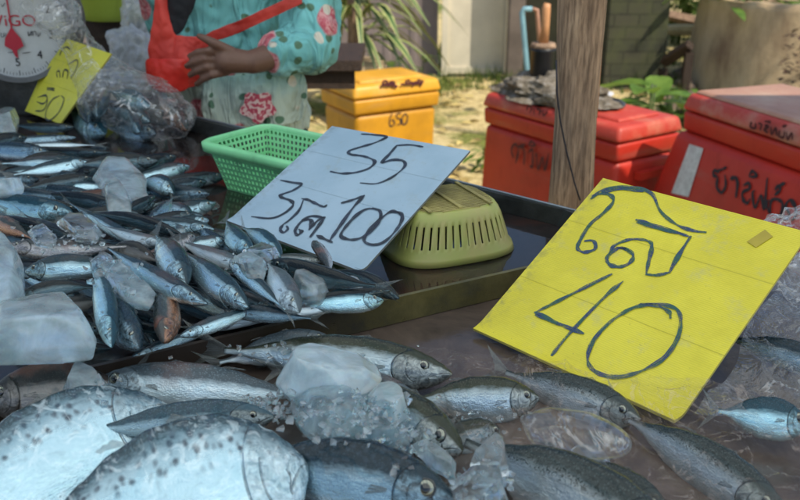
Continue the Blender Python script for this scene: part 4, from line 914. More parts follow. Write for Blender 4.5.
disc('housing', R * 1.05, .004, M_GREY, .09); M_DIAL = simple('dial_white', (.50, .53, .56), .3, 0, .12, 15, .05)
dl = disc('dial', R * .965, -.002, M_DIAL, .004); disc('bezel', R * 1.05, -.012, M_GREY, .014, 64, R * .965)
bm = bmesh.new(); add_box(bm, Vector((0, .06, (cz - R) / 2)), (R * 1.3, .10, max(.02, (cz - R)))); bevel(frombm('base', bm, M_RIMD, sc_), .006)
bm = bmesh.new(); tube(bm, [(0, .05, cz + R * 1.0), (0, .05, cz + R * 1.35)], .018, 12); frombm('neck', bm, M_GREY, sc_, True)
bm = bmesh.new(); tube(bm, [(0, .05, cz + R * 1.35), (0, .05, cz + R * 1.4), (0, .05, cz + R * 1.55)], [R * .3, R * 1.2, R * 1.35], 40); frombm('pan', bm, simple('steel_pan', (.5, .5, .5), .3, .9), sc_, True)
V = []; F = []
def dseg(a0, r0, r1, w):
    d = Vector((math.cos(a0), 0, math.sin(a0))); e = Vector((-d.z, 0, d.x)); k = len(V); V.extend([d * r0 - e * w + Vector((0, -.0035, cz)), d * r1 - e * w + Vector((0, -.0035, cz)), d * r1 + e * w + Vector((0, -.0035, cz)), d * r0 + e * w + Vector((0, -.0035, cz))]); F.append((k, k + 1, k + 2, k + 3))
for k in range(100): dseg(k * math.pi / 50, R * (.88 if k % 5 else .84), R * .93, .0005 if k % 5 else .0009)
mk('graduations', V, F, M_INK, dl)
def txt(s, x, z, size, mat, par, name, y=-.0045, sx=1):
    cu = bpy.data.curves.new(name, 'FONT'); cu.body = s; cu.size = size; cu.align_x = 'CENTER'; cu.align_y = 'CENTER'; cu.extrude = .0003
    o = bpy.data.objects.new(name, cu); dg = None; C.objects.link(o); bpy.context.view_layer.update()
    me = bpy.data.meshes.new_from_object(o.evaluated_get(bpy.context.evaluated_depsgraph_get())); bpy.data.objects.remove(o)
    ob = link(name, me, mat, par); me.transform(Matrix.Translation((x, y, z)) @ Matrix.Rotation(math.pi / 2, 4, 'X') @ Matrix.Diagonal((sx, 1, 1, 1))); return ob
for k in range(10):
    a = math.pi / 2 - k * 2 * math.pi / 10; txt(str(k) if k else '10', R * .70 * math.cos(a), cz + R * .70 * math.sin(a), R * .2, M_INK, dl, 'numeral')
M_REDP = simple('red_print', (.45, .02, .05), .4, 0, .1)
b_ = txt('ViGO', R * .06, cz + R * .02, R * .27, M_REDP, dl, 'brand_print', sx=1.2); b_.name = 'red_lettering'
sp_ = lambda x, y: (x, y)
hs = hitter((c.x, SY - .004, c.z), (0, -1, 0))
r_ = ribbon('thai_lettering', c3([[(5, 125), (5, 140), (15, 140), (15, 122)], [(22, 125), (24, 140), (36, 124), (36, 142)], [(108, 120), (112, 138), (122, 120), (122, 138)], [(128, 138), (128, 122), (138, 122), (140, 138)], [(146, 122), (148, 140), (158, 124)], [(5, 15), (10, 25), (20, 10)], [(30, 202), (60, 200)], [(85, 205), (120, 200)]], 0, 0, 3.846), hs, (0, -1, 0), .0018, M_INK, None, .001); r_.data.transform(Matrix.Translation(-Vector((c.x, SY, TF + .003)))); r_.parent = dl
bm = bmesh.new(); add_box(bm, Vector((0, -.008, cz + R * .2)), (.0035, .002, R * 1.0)); add_box(bm, Vector((R * .02, -.008, cz - R * .36)), (.0035, .002, R * .5)); frombm('pointer', bm, M_REDP, sc_).rotation_euler = (0, 0, 0)
bm = bmesh.new()
r = R * .17
V = [Vector((x * r, -.010, cz - R * .35 + z * r)) for x, z in ((0, 1.6), (.8, .5), (1, -.3), (.3, -.7), (0, -1.5), (-.3, -.7), (-1, -.3), (-.8, .5))]
vs = [bm.verts.new(v) for v in V]; bm.faces.new(vs); frombm('pointer_ornament', bm, M_REDP, sc_)

# ------------------------------------------------------------------ bench behind, side counter with goods
bn = empty('wooden_bench', (-.6, 3.3, 0), 'dark wooden bench behind the seller beside the yellow cooler', 'bench')
e1 = PY(361, 60, 3.1); bz = e1.z
bm = bmesh.new(); add_box(bm, Vector(((e1.x - 1.35) / 2 + .6, .0, bz - .02)), (e1.x + 1.35, .42, .04)); bevel(frombm('bench_top', bm, M_WOODD, bn), .004)
bm = bmesh.new(); add_box(bm, Vector(((e1.x - 1.35) / 2 + .6, -.17, bz - .075)), (e1.x + 1.3, .03, .065)); frombm('apron_board', bm, M_WOODD, bn)
for x in (-1.3, -.42):
    for y in (-.16, .16):
        bm = bmesh.new(); add_box(bm, Vector((x + .6, y, (bz - .04) / 2)), (.06 if y < 0 else .055, .055, bz - .042)); frombm('leg', bm, M_WOODD, bn)
bm = bmesh.new(); tube(bm, [(-.30 + .6 + .02, -.12, .0), (-.55 + .6, -.12, bz - .12)], .03, 8); frombm('brace', bm, M_POST, bn, True)
ct = empty('side_counter', (-1.5, 2.85, 0), 'low dark counter behind the scale carrying bags and a tub', 'table')
zc_ = .82
bm = bmesh.new(); add_box(bm, Vector((.1, 0, zc_ - .02)), (1.7, .75, .04)); frombm('counter_top', bm, M_WOODD, ct)
for x in (-.7, .9):
    for y in (-.3, .3): bm = bmesh.new(); add_box(bm, Vector((x, y, (zc_ - .04) / 2)), (.06, .06, zc_ - .042)); frombm('leg', bm, M_WOODD, ct)
tbp = PY(106, 14, 2.75)
tu = empty('lime_tub', (tbp.x, 2.85, zc_), 'lime green ribbed plastic tub behind the bags', 'tub'); bm = bmesh.new(); N = 48
rg = []
for z, r in ((0, .10), (.02, .115), (.2, .135), (.22, .145), (.225, .13), (.05, .10)):
    rg.append([bm.verts.new((r * (1 + .012 * math.cos(k * math.pi)) * math.cos(k * 2 * math.pi / N), r * (1 + .012 * math.cos(k * math.pi)) * math.sin(k * 2 * math.pi / N), z)) for k in range(N)])
for i in range(5):
    for k in range(N): bm.faces.new((rg[i][k], rg[i][(k + 1) % N], rg[i + 1][(k + 1) % N], rg[i + 1][k]))
bm.faces.new(rg[5]); frombm('tub_wall', bm, plast('lime_plastic', (.38, .48, .06)), tu, True)
tu.location.z = PY(106, 22, 2.75).z; 
bm = bmesh.new(); add_box(bm, Vector((0, 0, (zc_ - tu.location.z) / 2)), (.16, .16, max(.01, tu.location.z - zc_))); frombm('foot_block', bm, M_WOODD, tu)
M_BAGW = film_mat('white_carrier_plastic', (.78, .80, .82), dens=.72, diff=.8, ws=18)
def lump(name, px, py, Y, s, mat, label, cat, seed, zz=None):
    c = PY(px, py, Y); bm = bmesh.new(); bmesh.ops.create_icosphere(bm, subdivisions=5, radius=1)
    for v in bm.verts:
        q = v.co.copy(); sd = Vector((seed * 2.3, seed, 0)); d = 1 + .35 * noise.noise(q * 1.6 + sd) + .3 * abs(noise.noise(q * 3.5 + sd)) + .12 * noise.noise(q * 9 + sd); v.co = Vector((q.x * s[0] * d, q.y * s[1] * d, q.z * s[2] * d))
    zmin = min(v.co.z for v in bm.verts)
    o = frombm(name, bm, mat, None, True); o.location = (c.x, Y, zz - zmin if zz is not None else c.z); return tag(o, label, cat)
lump('plastic_bag', 112, 22, 2.60, (.13, .10, .055), M_BAGW, 'crumpled white plastic bag below the lime tub', 'bag', 1, zc_)
lump('plastic_bag', 136, 12, 2.62, (.09, .08, .09), M_BAGW, 'puffed white plastic bag beside the red apron', 'bag', 2, zc_)
lump('plastic_bag', 142, 2, 2.75, (.07, .08, .14), M_BAGW, 'tall white plastic bag behind the seller', 'bag', 3, zc_)
lump('plastic_bag', 66, 8, 2.55, (.10, .08, .08), M_FILMW, 'clear crumpled bag between the dial scale and the lime tub', 'bag', 4, zc_)
rr = random.Random(3)
for k, (px, py, lab) in enumerate([(118, 42, 'pale knife handle lying on the counter by the red apron'), (136, 46, 'short brown stick on the counter by the red apron'), (100, 36, 'long thin wooden stick on the counter')]):
    p = P(px, py, zc_ + .012); bm = bmesh.new(); a = -.5 + k * .3; tube(bm, [(-.05 - .03 * (k == 2), .02, 0), (0, 0, .002), (.05 + .05 * (k == 2), -.02, 0)], [.007, .009, .006], 8); o = frombm('wooden_stick', bm, simple('pale_stick_%d' % k, (.45, .35, .25), .7), None, True); o.location = p; tag(o, lab, 'stick')

# ------------------------------------------------------------------ the seller
def capsules(name, segs, vox, mat, parent, smooth=6, squash=None):
    bm = bmesh.new()
    for a, b, ra, rb in segs:
        a = Vector(a); b = Vector(b); d = b - a; L = max(d.length, 1e-5); n = 14; m = 6
        q = Vector((0, 0, 1)).rotation_difference(d.normalized() if d.length > 1e-6 else Vector((0, 0, 1))); rings = []
        if not isinstance(ra, tuple): ra = (ra, ra)
        if not isinstance(rb, tuple): rb = (rb, rb)
        prf = [(-math.cos(t * math.pi / 2 / m) * 1, math.sin(t * math.pi / 2 / m), 0) for t in range(m + 1)] + [(math.sin(t * math.pi / 2 / m), math.cos(t * math.pi / 2 / m), 1) for t in range(m + 1)]
        for h, s, w_ in prf:
            R_ = rb if w_ else ra; zz = (L if w_ else 0) + h * min(R_)
            rings.append([q @ Vector((R_[0] * max(s, .02) * math.cos(k * 2 * math.pi / n), R_[1] * max(s, .02) * math.sin(k * 2 * math.pi / n), zz)) + a for k in range(n)])
        vs = [[bm.verts.new(p) for p in r_] for r_ in rings]
        for i in range(len(vs) - 1):
            for k in range(n): bm.faces.new((vs[i][k], vs[i][(k + 1) % n], vs[i + 1][(k + 1) % n], vs[i + 1][k]))
        bm.faces.new(vs[0][::-1]); bm.faces.new(vs[-1])
    bmesh.ops.recalc_face_normals(bm, faces=bm.faces)
    o = frombm(name, bm, mat, parent, True); m_ = o.modifiers.new('r', 'REMESH'); m_.mode = 'VOXEL'; m_.voxel_size = vox; m_.use_smooth_shade = True
    m_ = o.modifiers.new('sm', 'SMOOTH'); m_.iterations = smooth; m_.factor = .5
    return o
PX = PY(228, 60, 2.2).x; PYC = 2.22
pe = empty('person', (PX, PYC, 0), 'fish seller in floral turquoise blouse and red apron, hand on her waist', 'person')
def L_(px, py, Y): p = PY(px, py, Y); return Vector((p.x - PX, Y - PYC, p.z))
g = G('brown_skin'); nz = g.noise(g.obj(), 25, 5); M_SKIN = g.done(g.bsdf(Base_Color=g.mix(nz, (.11, .052, .034), (.19, .098, .068)), Roughness=.5, Subsurface_Weight=.05, Normal=g.bump(g.noise(g.obj(), 120, 4), .25, .002)))
g = G('floral_cloth'); o_ = g.obj()
wv = g.n('VectorMath', {0: o_, 1: g.scale(g.noise(o_, 12, 2, out=1), (.03, .03, .03))}, operation='ADD')
v1 = g.n('TexVoronoi', {'Vector': wv, 'Scale': 9.5, 'Randomness': .9}, out=None); ro_ = g.math('SUBTRACT', 1.0, g.step(v1.outputs[0], .30, .36)); ps = g.n('SeparateColor', {0: v1.outputs[1]}, out=0)
v2 = g.n('TexVoronoi', {'Vector': wv, 'Scale': 26.0, 'Randomness': 1.0}, out=None); lf_ = g.math('MULTIPLY', g.math('SUBTRACT', 1.0, g.step(v2.outputs[0], .22, .3)), g.math('GREATER_THAN', g.n('SeparateColor', {0: v2.outputs[1]}, out=1), .55))
pet = g.step(g.noise(wv, 45, 4, .6, 2.0), .35, .65)
sepo = g.n('SeparateXYZ', {0: o_}, out=2)
basec = g.mix(g.step(sepo, .93, 1.06), (.52, .60, .50), (.20, .56, .56))
cl_ = g.mix(lf_, basec, (.10, .20, .12)); cl_ = g.mix(g.math('MULTIPLY', ro_, g.math('GREATER_THAN', ps, .25)), cl_, g.mix(pet, (.55, .07, .11), (.78, .38, .38)))
v3 = g.n('TexVoronoi', {'Vector': wv, 'Scale': 17.0}, out=None); cl_ = g.mix(g.math('MULTIPLY', g.math('SUBTRACT', 1.0, g.step(v3.outputs[0], .2, .25)), g.math('GREATER_THAN', g.n('SeparateColor', {0: v3.outputs[1]}, out=2), .7)), cl_, (.72, .66, .55))
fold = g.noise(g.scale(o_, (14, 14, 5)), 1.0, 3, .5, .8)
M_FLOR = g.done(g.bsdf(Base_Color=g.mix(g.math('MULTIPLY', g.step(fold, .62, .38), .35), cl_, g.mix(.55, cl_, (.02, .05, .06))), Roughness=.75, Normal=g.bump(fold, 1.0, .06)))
g = G('red_apron_cloth'); fold = g.noise(g.scale(g.obj(), (9, 9, 4)), 1.2, 3, .5, 1.0)
M_APR = g.done(g.bsdf(Base_Color=g.mix(g.step(fold, .3, .7), (.40, .022, .015), (.62, .045, .03)), Roughness=.55, Normal=g.bump(fold, .8, .02)))
M_BLK = plain('black_cloth', (.008, .009, .014), .8); M_HAIR = simple('black_hair', (.012, .010, .009), .5)
wr = L_(252, 62, 1.97); el = L_(308, 46, 2.08); sh = L_(322, -130, 2.28); hn = L_(226, 60, 1.955)
rwr = L_(196, 84, 2.42); rel = L_(166, 20, 2.40); rsh = L_(150, -130, 2.30)
segs = [((0, .02, .88), (0, .03, 1.0), (.15, .105), (.145, .10)), ((0, .03, 1.0), (0, .05, 1.2), (.14, .10), (.155, .10)), ((0, .05, 1.2), (0, .06, 1.32), (.15, .095), (.09, .07)), ((0, .06, 1.32), (0, .04, 1.42), .048, .046),
        ((0, .02, 1.46), (0, .0, 1.545), (.062, .075), (.072, .088)), ((0, -.035, 1.43), (0, -.03, 1.46), .035, .05), ((0, -.095, 1.475), (0, -.075, 1.51), .012, .008),
        ((.072, .01, 1.48), (.078, .01, 1.51), .012, .014), ((-.072, .01, 1.48), (-.078, .01, 1.51), .012, .014), ((-.018, -.085, 1.44), (.018, -.085, 1.44), .009, .009),
        (sh, el, .050, .040), (el, wr, .040, .027), (wr, hn, (.024, .026), (.03, .034)), (rsh, rel, .050, .040), (rel, rwr, .038, .025), (rwr, rwr + Vector((.02, -.05, -.04)), .025, .03),
        ((.09, .02, .86), (.10, .02, .46), .085, .052), ((.10, .02, .46), (.10, .05, .09), .05, .034), ((.10, .05, .06), (.11, -.12, .035), .034, .028),
        ((-.09, .02, .86), (-.10, .02, .46), .085, .052), ((-.10, .02, .46), (-.10, .05, .09), .05, .034), ((-.10, .05, .06), (-.11, -.12, .035), .034, .028)]
for (a, b, c_, d_) in [((224, 52), (208, 51), (198, 52), (190, 56)), ((222, 59), (205, 59), (194, 62), (187, 66)), ((223, 66), (207, 67), (197, 71), (190, 75)), ((226, 72), (212, 75), (203, 79), (197, 84))]:
    q = [L_(*p, y) for p, y in zip((a, b, c_, d_), (1.95, 1.935, 1.945, 1.965))]
    for i in range(3): segs.append((q[i], q[i + 1], .0098 - .0009 * i, .0089 - .0009 * i))
q = [L_(*p, y) for p, y in (((232, 52), 1.95), ((216, 44), 1.935), ((206, 39), 1.94), ((199, 36), 1.95))]
for i in range(3): segs.append((q[i], q[i + 1], .0125 - .0018 * i, .0108 - .0018 * i))
for k in range(4): segs.append((rwr + Vector((.0, -.05, -.05)) + Vector((.014 * k, 0, 0)), rwr + Vector((.014 * k, -.08, -.10)), .010, .008))
capsules('body', segs, .0038, M_SKIN, pe, 3)
for s in (-1, 1):
    bm = bmesh.new(); bmesh.ops.create_uvsphere(bm, u_segments=12, v_segments=8, radius=.011); o = frombm('eye', bm, plain('eye_white_%d' % (s + 1), (.6, .6, .58), .2), pe, True); o.location = (s * .03, -.082, 1.505)
    bm = bmesh.new(); bmesh.ops.create_uvsphere(bm, u_segments=12, v_segments=8, radius=.0055); oo = frombm('pupil', bm, M_PUPIL, o, True); oo.location = (0, -.008, 0)
capsules('hair', [((0, .03, 1.54), (0, .02, 1.56), (.082, .09), (.076, .08)), ((0, .07, 1.5), (0, .10, 1.40), .07, .045)], .008, M_HAIR, pe, 4)
el2 = el.lerp(wr, .48)
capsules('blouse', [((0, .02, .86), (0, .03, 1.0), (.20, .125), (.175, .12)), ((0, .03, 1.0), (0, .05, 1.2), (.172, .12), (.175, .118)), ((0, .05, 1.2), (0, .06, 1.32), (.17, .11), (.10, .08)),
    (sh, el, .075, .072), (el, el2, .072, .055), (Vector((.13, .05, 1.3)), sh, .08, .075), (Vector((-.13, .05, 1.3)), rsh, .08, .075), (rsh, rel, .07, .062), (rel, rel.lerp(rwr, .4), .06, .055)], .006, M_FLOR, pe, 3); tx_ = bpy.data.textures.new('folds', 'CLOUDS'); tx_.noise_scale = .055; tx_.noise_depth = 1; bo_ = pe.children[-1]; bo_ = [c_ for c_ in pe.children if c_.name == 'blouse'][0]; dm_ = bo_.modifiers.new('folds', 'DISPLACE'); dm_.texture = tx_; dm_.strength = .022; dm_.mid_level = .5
capsules('trousers', [((.0, .02, .80), (0, .02, .84), (.19, .12), (.19, .12)), ((.09, .02, .80), (.10, .03, .46), .105, .075), ((.10, .03, .46), (.10, .05, .10), .075, .06), ((-.09, .02, .80), (-.10, .03, .46), .105, .075), ((-.10, .03, .46), (-.10, .05, .10), .075, .06)], .01, M_BLK, pe, 3)
# apron: bib, straps and pouch as soft sheets in front of the blouse
def sheet(name, rows_, mat, parent, th=.004, sub=2):
    V = []; F = []; n = len(rows_[0])
    for r in rows_: V += [L_(*q) for q in r]
    for j in range(len(rows_) - 1):
        for i in range(n - 1): a = j * n + i; F.append((a, a + 1, a + n + 1, a + n))
    o = mk(name, V, F, mat, parent, True); m_ = o.modifiers.new('u', 'SUBSURF'); m_.levels = sub + 2; m_.render_levels = sub + 2; tx_ = bpy.data.textures.new('cloth', 'CLOUDS'); tx_.noise_scale = .045; d_ = o.modifiers.new('folds', 'DISPLACE'); d_.texture = tx_; d_.strength = .014; m_ = o.modifiers.new('s', 'SOLIDIFY'); m_.thickness = th; return o
yf = 2.075
sheet('apron_bib', [[(158, -90, yf + .02), (176, -92, yf), (186, -92, yf)], [(156, -30, yf), (162, -30, yf - .012), (167, -30, yf)], [(155, 10, yf - .01), (161, 10, yf - .022), (166, 14, yf - .01)], [(151, 40, yf - .01), (163, 38, yf - .03), (176, 36, yf - .012)], [(147, 62, yf), (165, 62, yf - .04), (190, 58, yf - .02)]], M_APR, pe)
sheet('apron_front', [[(172, 34, yf - .01), (188, 37, yf - .03), (206, 37, yf - .03), (222, 40, yf - .01)], [(150, 58, yf - .005), (180, 56, yf - .045), (205, 55, yf - .04), (224, 52, yf - .01)], [(150, 74, yf), (178, 74, yf - .045), (200, 75, yf - .035), (216, 68, yf - .01)], [(152, 92, yf), (178, 90, yf - .04), (196, 86, yf - .03), (208, 78, yf)]], M_APR, pe)
sheet('apron_strap', [[(202, 34, yf - .028), (232, 24, yf - .045), (262, 10, yf - .05), (300, -8, yf - .03), (330, -20, yf + .06)], [(206, 43, yf - .028), (236, 35, yf - .045), (266, 20, yf - .05), (304, 2, yf - .03), (334, -10, yf + .06)]], M_APR, pe)
sheet('apron_pouch', [[(147, 58, yf - .02), (168, 59, yf - .06), (192, 60, yf - .03)], [(146, 63, yf - .025), (168, 65, yf - .066), (193, 66, yf - .035)], [(150, 92, yf - .02), (170, 92, yf - .055), (190, 92, yf - .03)]], simple('bright_red_pouch', (.68, .03, .02), .4), pe)
sheet('black_panel', [[(164, -60, yf - .0), (180, -60, yf - .016), (202, -60, yf - .005)], [(163, 0, yf - .0), (180, 0, yf - .018), (198, 0, yf - .008)], [(163, 18, yf), (176, 20, yf - .02), (190, 14, yf - .012)], [(166, 34, yf), (174, 35, yf - .016), (182, 33, yf - .01)]], M_BLK, pe)  # plain black panel filling the opening of the apron
sheet('blouse_hem', [[(203, 76, yf - .0), (240, 76, yf - .03), (275, 72, yf - .02), (304, 66, yf + .02)], [(203, 100, yf - .01), (240, 100, yf - .045), (275, 98, yf - .03), (307, 92, yf + .02)], [(202, 124, yf - .01), (238, 126, yf - .05), (274, 127, yf - .035), (306, 122, yf + .02)]], M_FLOR, pe)
V = []; F = []
# rose on the blouse hem
gm = G('pink_rose_print'); pw = gm.n('TexWave', {'Vector': gm.n('VectorMath', {0: gm.obj(), 1: tuple(-L_(258, 107, yf - .05))}, operation='ADD'), 'Scale': 14.0, 'Distortion': 14.0, 'Detail': 3.0, 'Detail Scale': 3.0}, wave_type='RINGS', rings_direction='Y')
M_ROSE = gm.done(gm.bsdf(Base_Color=gm.ramp(pw, [(.2, (.50, .06, .10)), (.55, (.72, .25, .26)), (.85, (.80, .55, .5))]), Roughness=.75))
V = [L_(258, 107, yf - .052)]
for k in range(24): a = k * math.pi / 12; rr_ = 1 + .16 * math.sin(5 * a); V.append(L_(258 + 17 * rr_ * math.cos(a), 107 + 15 * rr_ * math.sin(a), yf - .0515 + .00055 * 17 * math.cos(a) * (1 if math.cos(a) > 0 else 0)))
mk('rose_print', V, [(0, 1 + k, 1 + (k + 1) % 24) for k in range(24)], M_ROSE, pe)

# ------------------------------------------------------------------ bag of fish at the back of the tray
for i, (h, t, w_, z, kd, d, lab) in enumerate([
    ((104, 134), (72, 112), 20, .905, 'cyan', 'U', 'bright silver fish low in the big plastic bag'),
    ((98, 116), (108, 88), 14, .95, 'silver', 'R', 'upright silver fish at the bag corner by the yellow sign'),
    ((150, 122), (110, 108), 15, .93, 'silver', 'U', 'silver fish across the middle of the big plastic bag'),
    ((156, 134), (112, 128), 16, .905, 'blue', 'U', 'dark blue fish on the floor of the big plastic bag'),
    ((140, 132), (128, 112), 11, .935, 'silver', 'R', 'small pale fish standing in the big plastic bag'),
    ((150, 106), (112, 92), 13, .965, 'cyan', 'U', 'shiny fish near the top of the big plastic bag'),
    ((88, 122), (78, 92), 13, .94, 'blue', 'L', 'blue backed fish behind the small yellow sign'),
    ((186, 130), (160, 96), 16, .92, 'bronze', 'R', 'reddish brown fish in the corner of the big plastic bag'),
    ((196, 112), (165, 118), 14, .93, 'brown', 'U', 'dull brown fish pressed against the bag side')]):
    fish(h, (t[0] * 1.25 - h[0] * .25, t[1] * 1.25 - h[1] * .25), w_ * 1.5, z, kd, d, 60, lab, group='fish in the big plastic bag', fins=False)
def loft(name, path, mat, seed, parent=None, n=40, amp=.14):
    """crumpled tube along path: (point, radius across, radius up)"""
    V = []; F = []; pts = []
    K = 10
    for i in range(len(path) - 1):
        for k in range(K):
            t = k / K; pts.append((path[i][0].lerp(path[i + 1][0], t), path[i][1] * (1 - t) + path[i + 1][1] * t, path[i][2] * (1 - t) + path[i + 1][2] * t))
    pts.append(path[-1]); prev = None
    for i, (p, ra, rb) in enumerate(pts):
        t = (pts[min(i + 1, len(pts) - 1)][0] - pts[max(i - 1, 0)][0]).normalized(); up = Vector((0, 0, 1)); up = (up - t * up.dot(t)).normalized(); sd = t.cross(up)
        for k in range(n):
            a = k * 2 * math.pi / n; q = Vector((math.cos(a) * 1.6, math.sin(a) * 1.6, i * .09 + seed)); d = 1 + amp * noise.noise(q) * 1.4 + amp * abs(noise.noise(q * 2.7)) * 1.2 + amp * .5 * noise.noise(q * 6)
            V.append(p + sd * ra * math.cos(a) * d + up * rb * math.sin(a) * d)
    for i in range(len(pts) - 1):
        for k in range(n): F.append((i * n + k, i * n + (k + 1) % n, (i + 1) * n + (k + 1) % n, (i + 1) * n + k))
    c = pts[0][0].copy(); V = [v - c for v in V]; o = mk(name, V, F, mat, parent, True); o.location = c; return o
b0 = P(150, 122, .90)
path = [(P(192, 124, .92), .01, .01), (P(186, 122, .925), .05, .035), (P(165, 116, .935), .085, .05), (P(140, 107, .95), .09, .065), (P(112, 92, .975), .085, .07), (P(94, 70, 1.02), .055, .05), (P(80, 48, 1.07), .036, .036), (P(66, 27, 1.12), .040, .036), (P(54, 12, 1.15), .055, .045), (P(44, 0, 1.18), .065, .05)]
o = loft('plastic_bag', path, M_FILMW, 4); tag(o, 'big clear plastic bag of fish with its twisted neck over the yellow sign', 'bag')

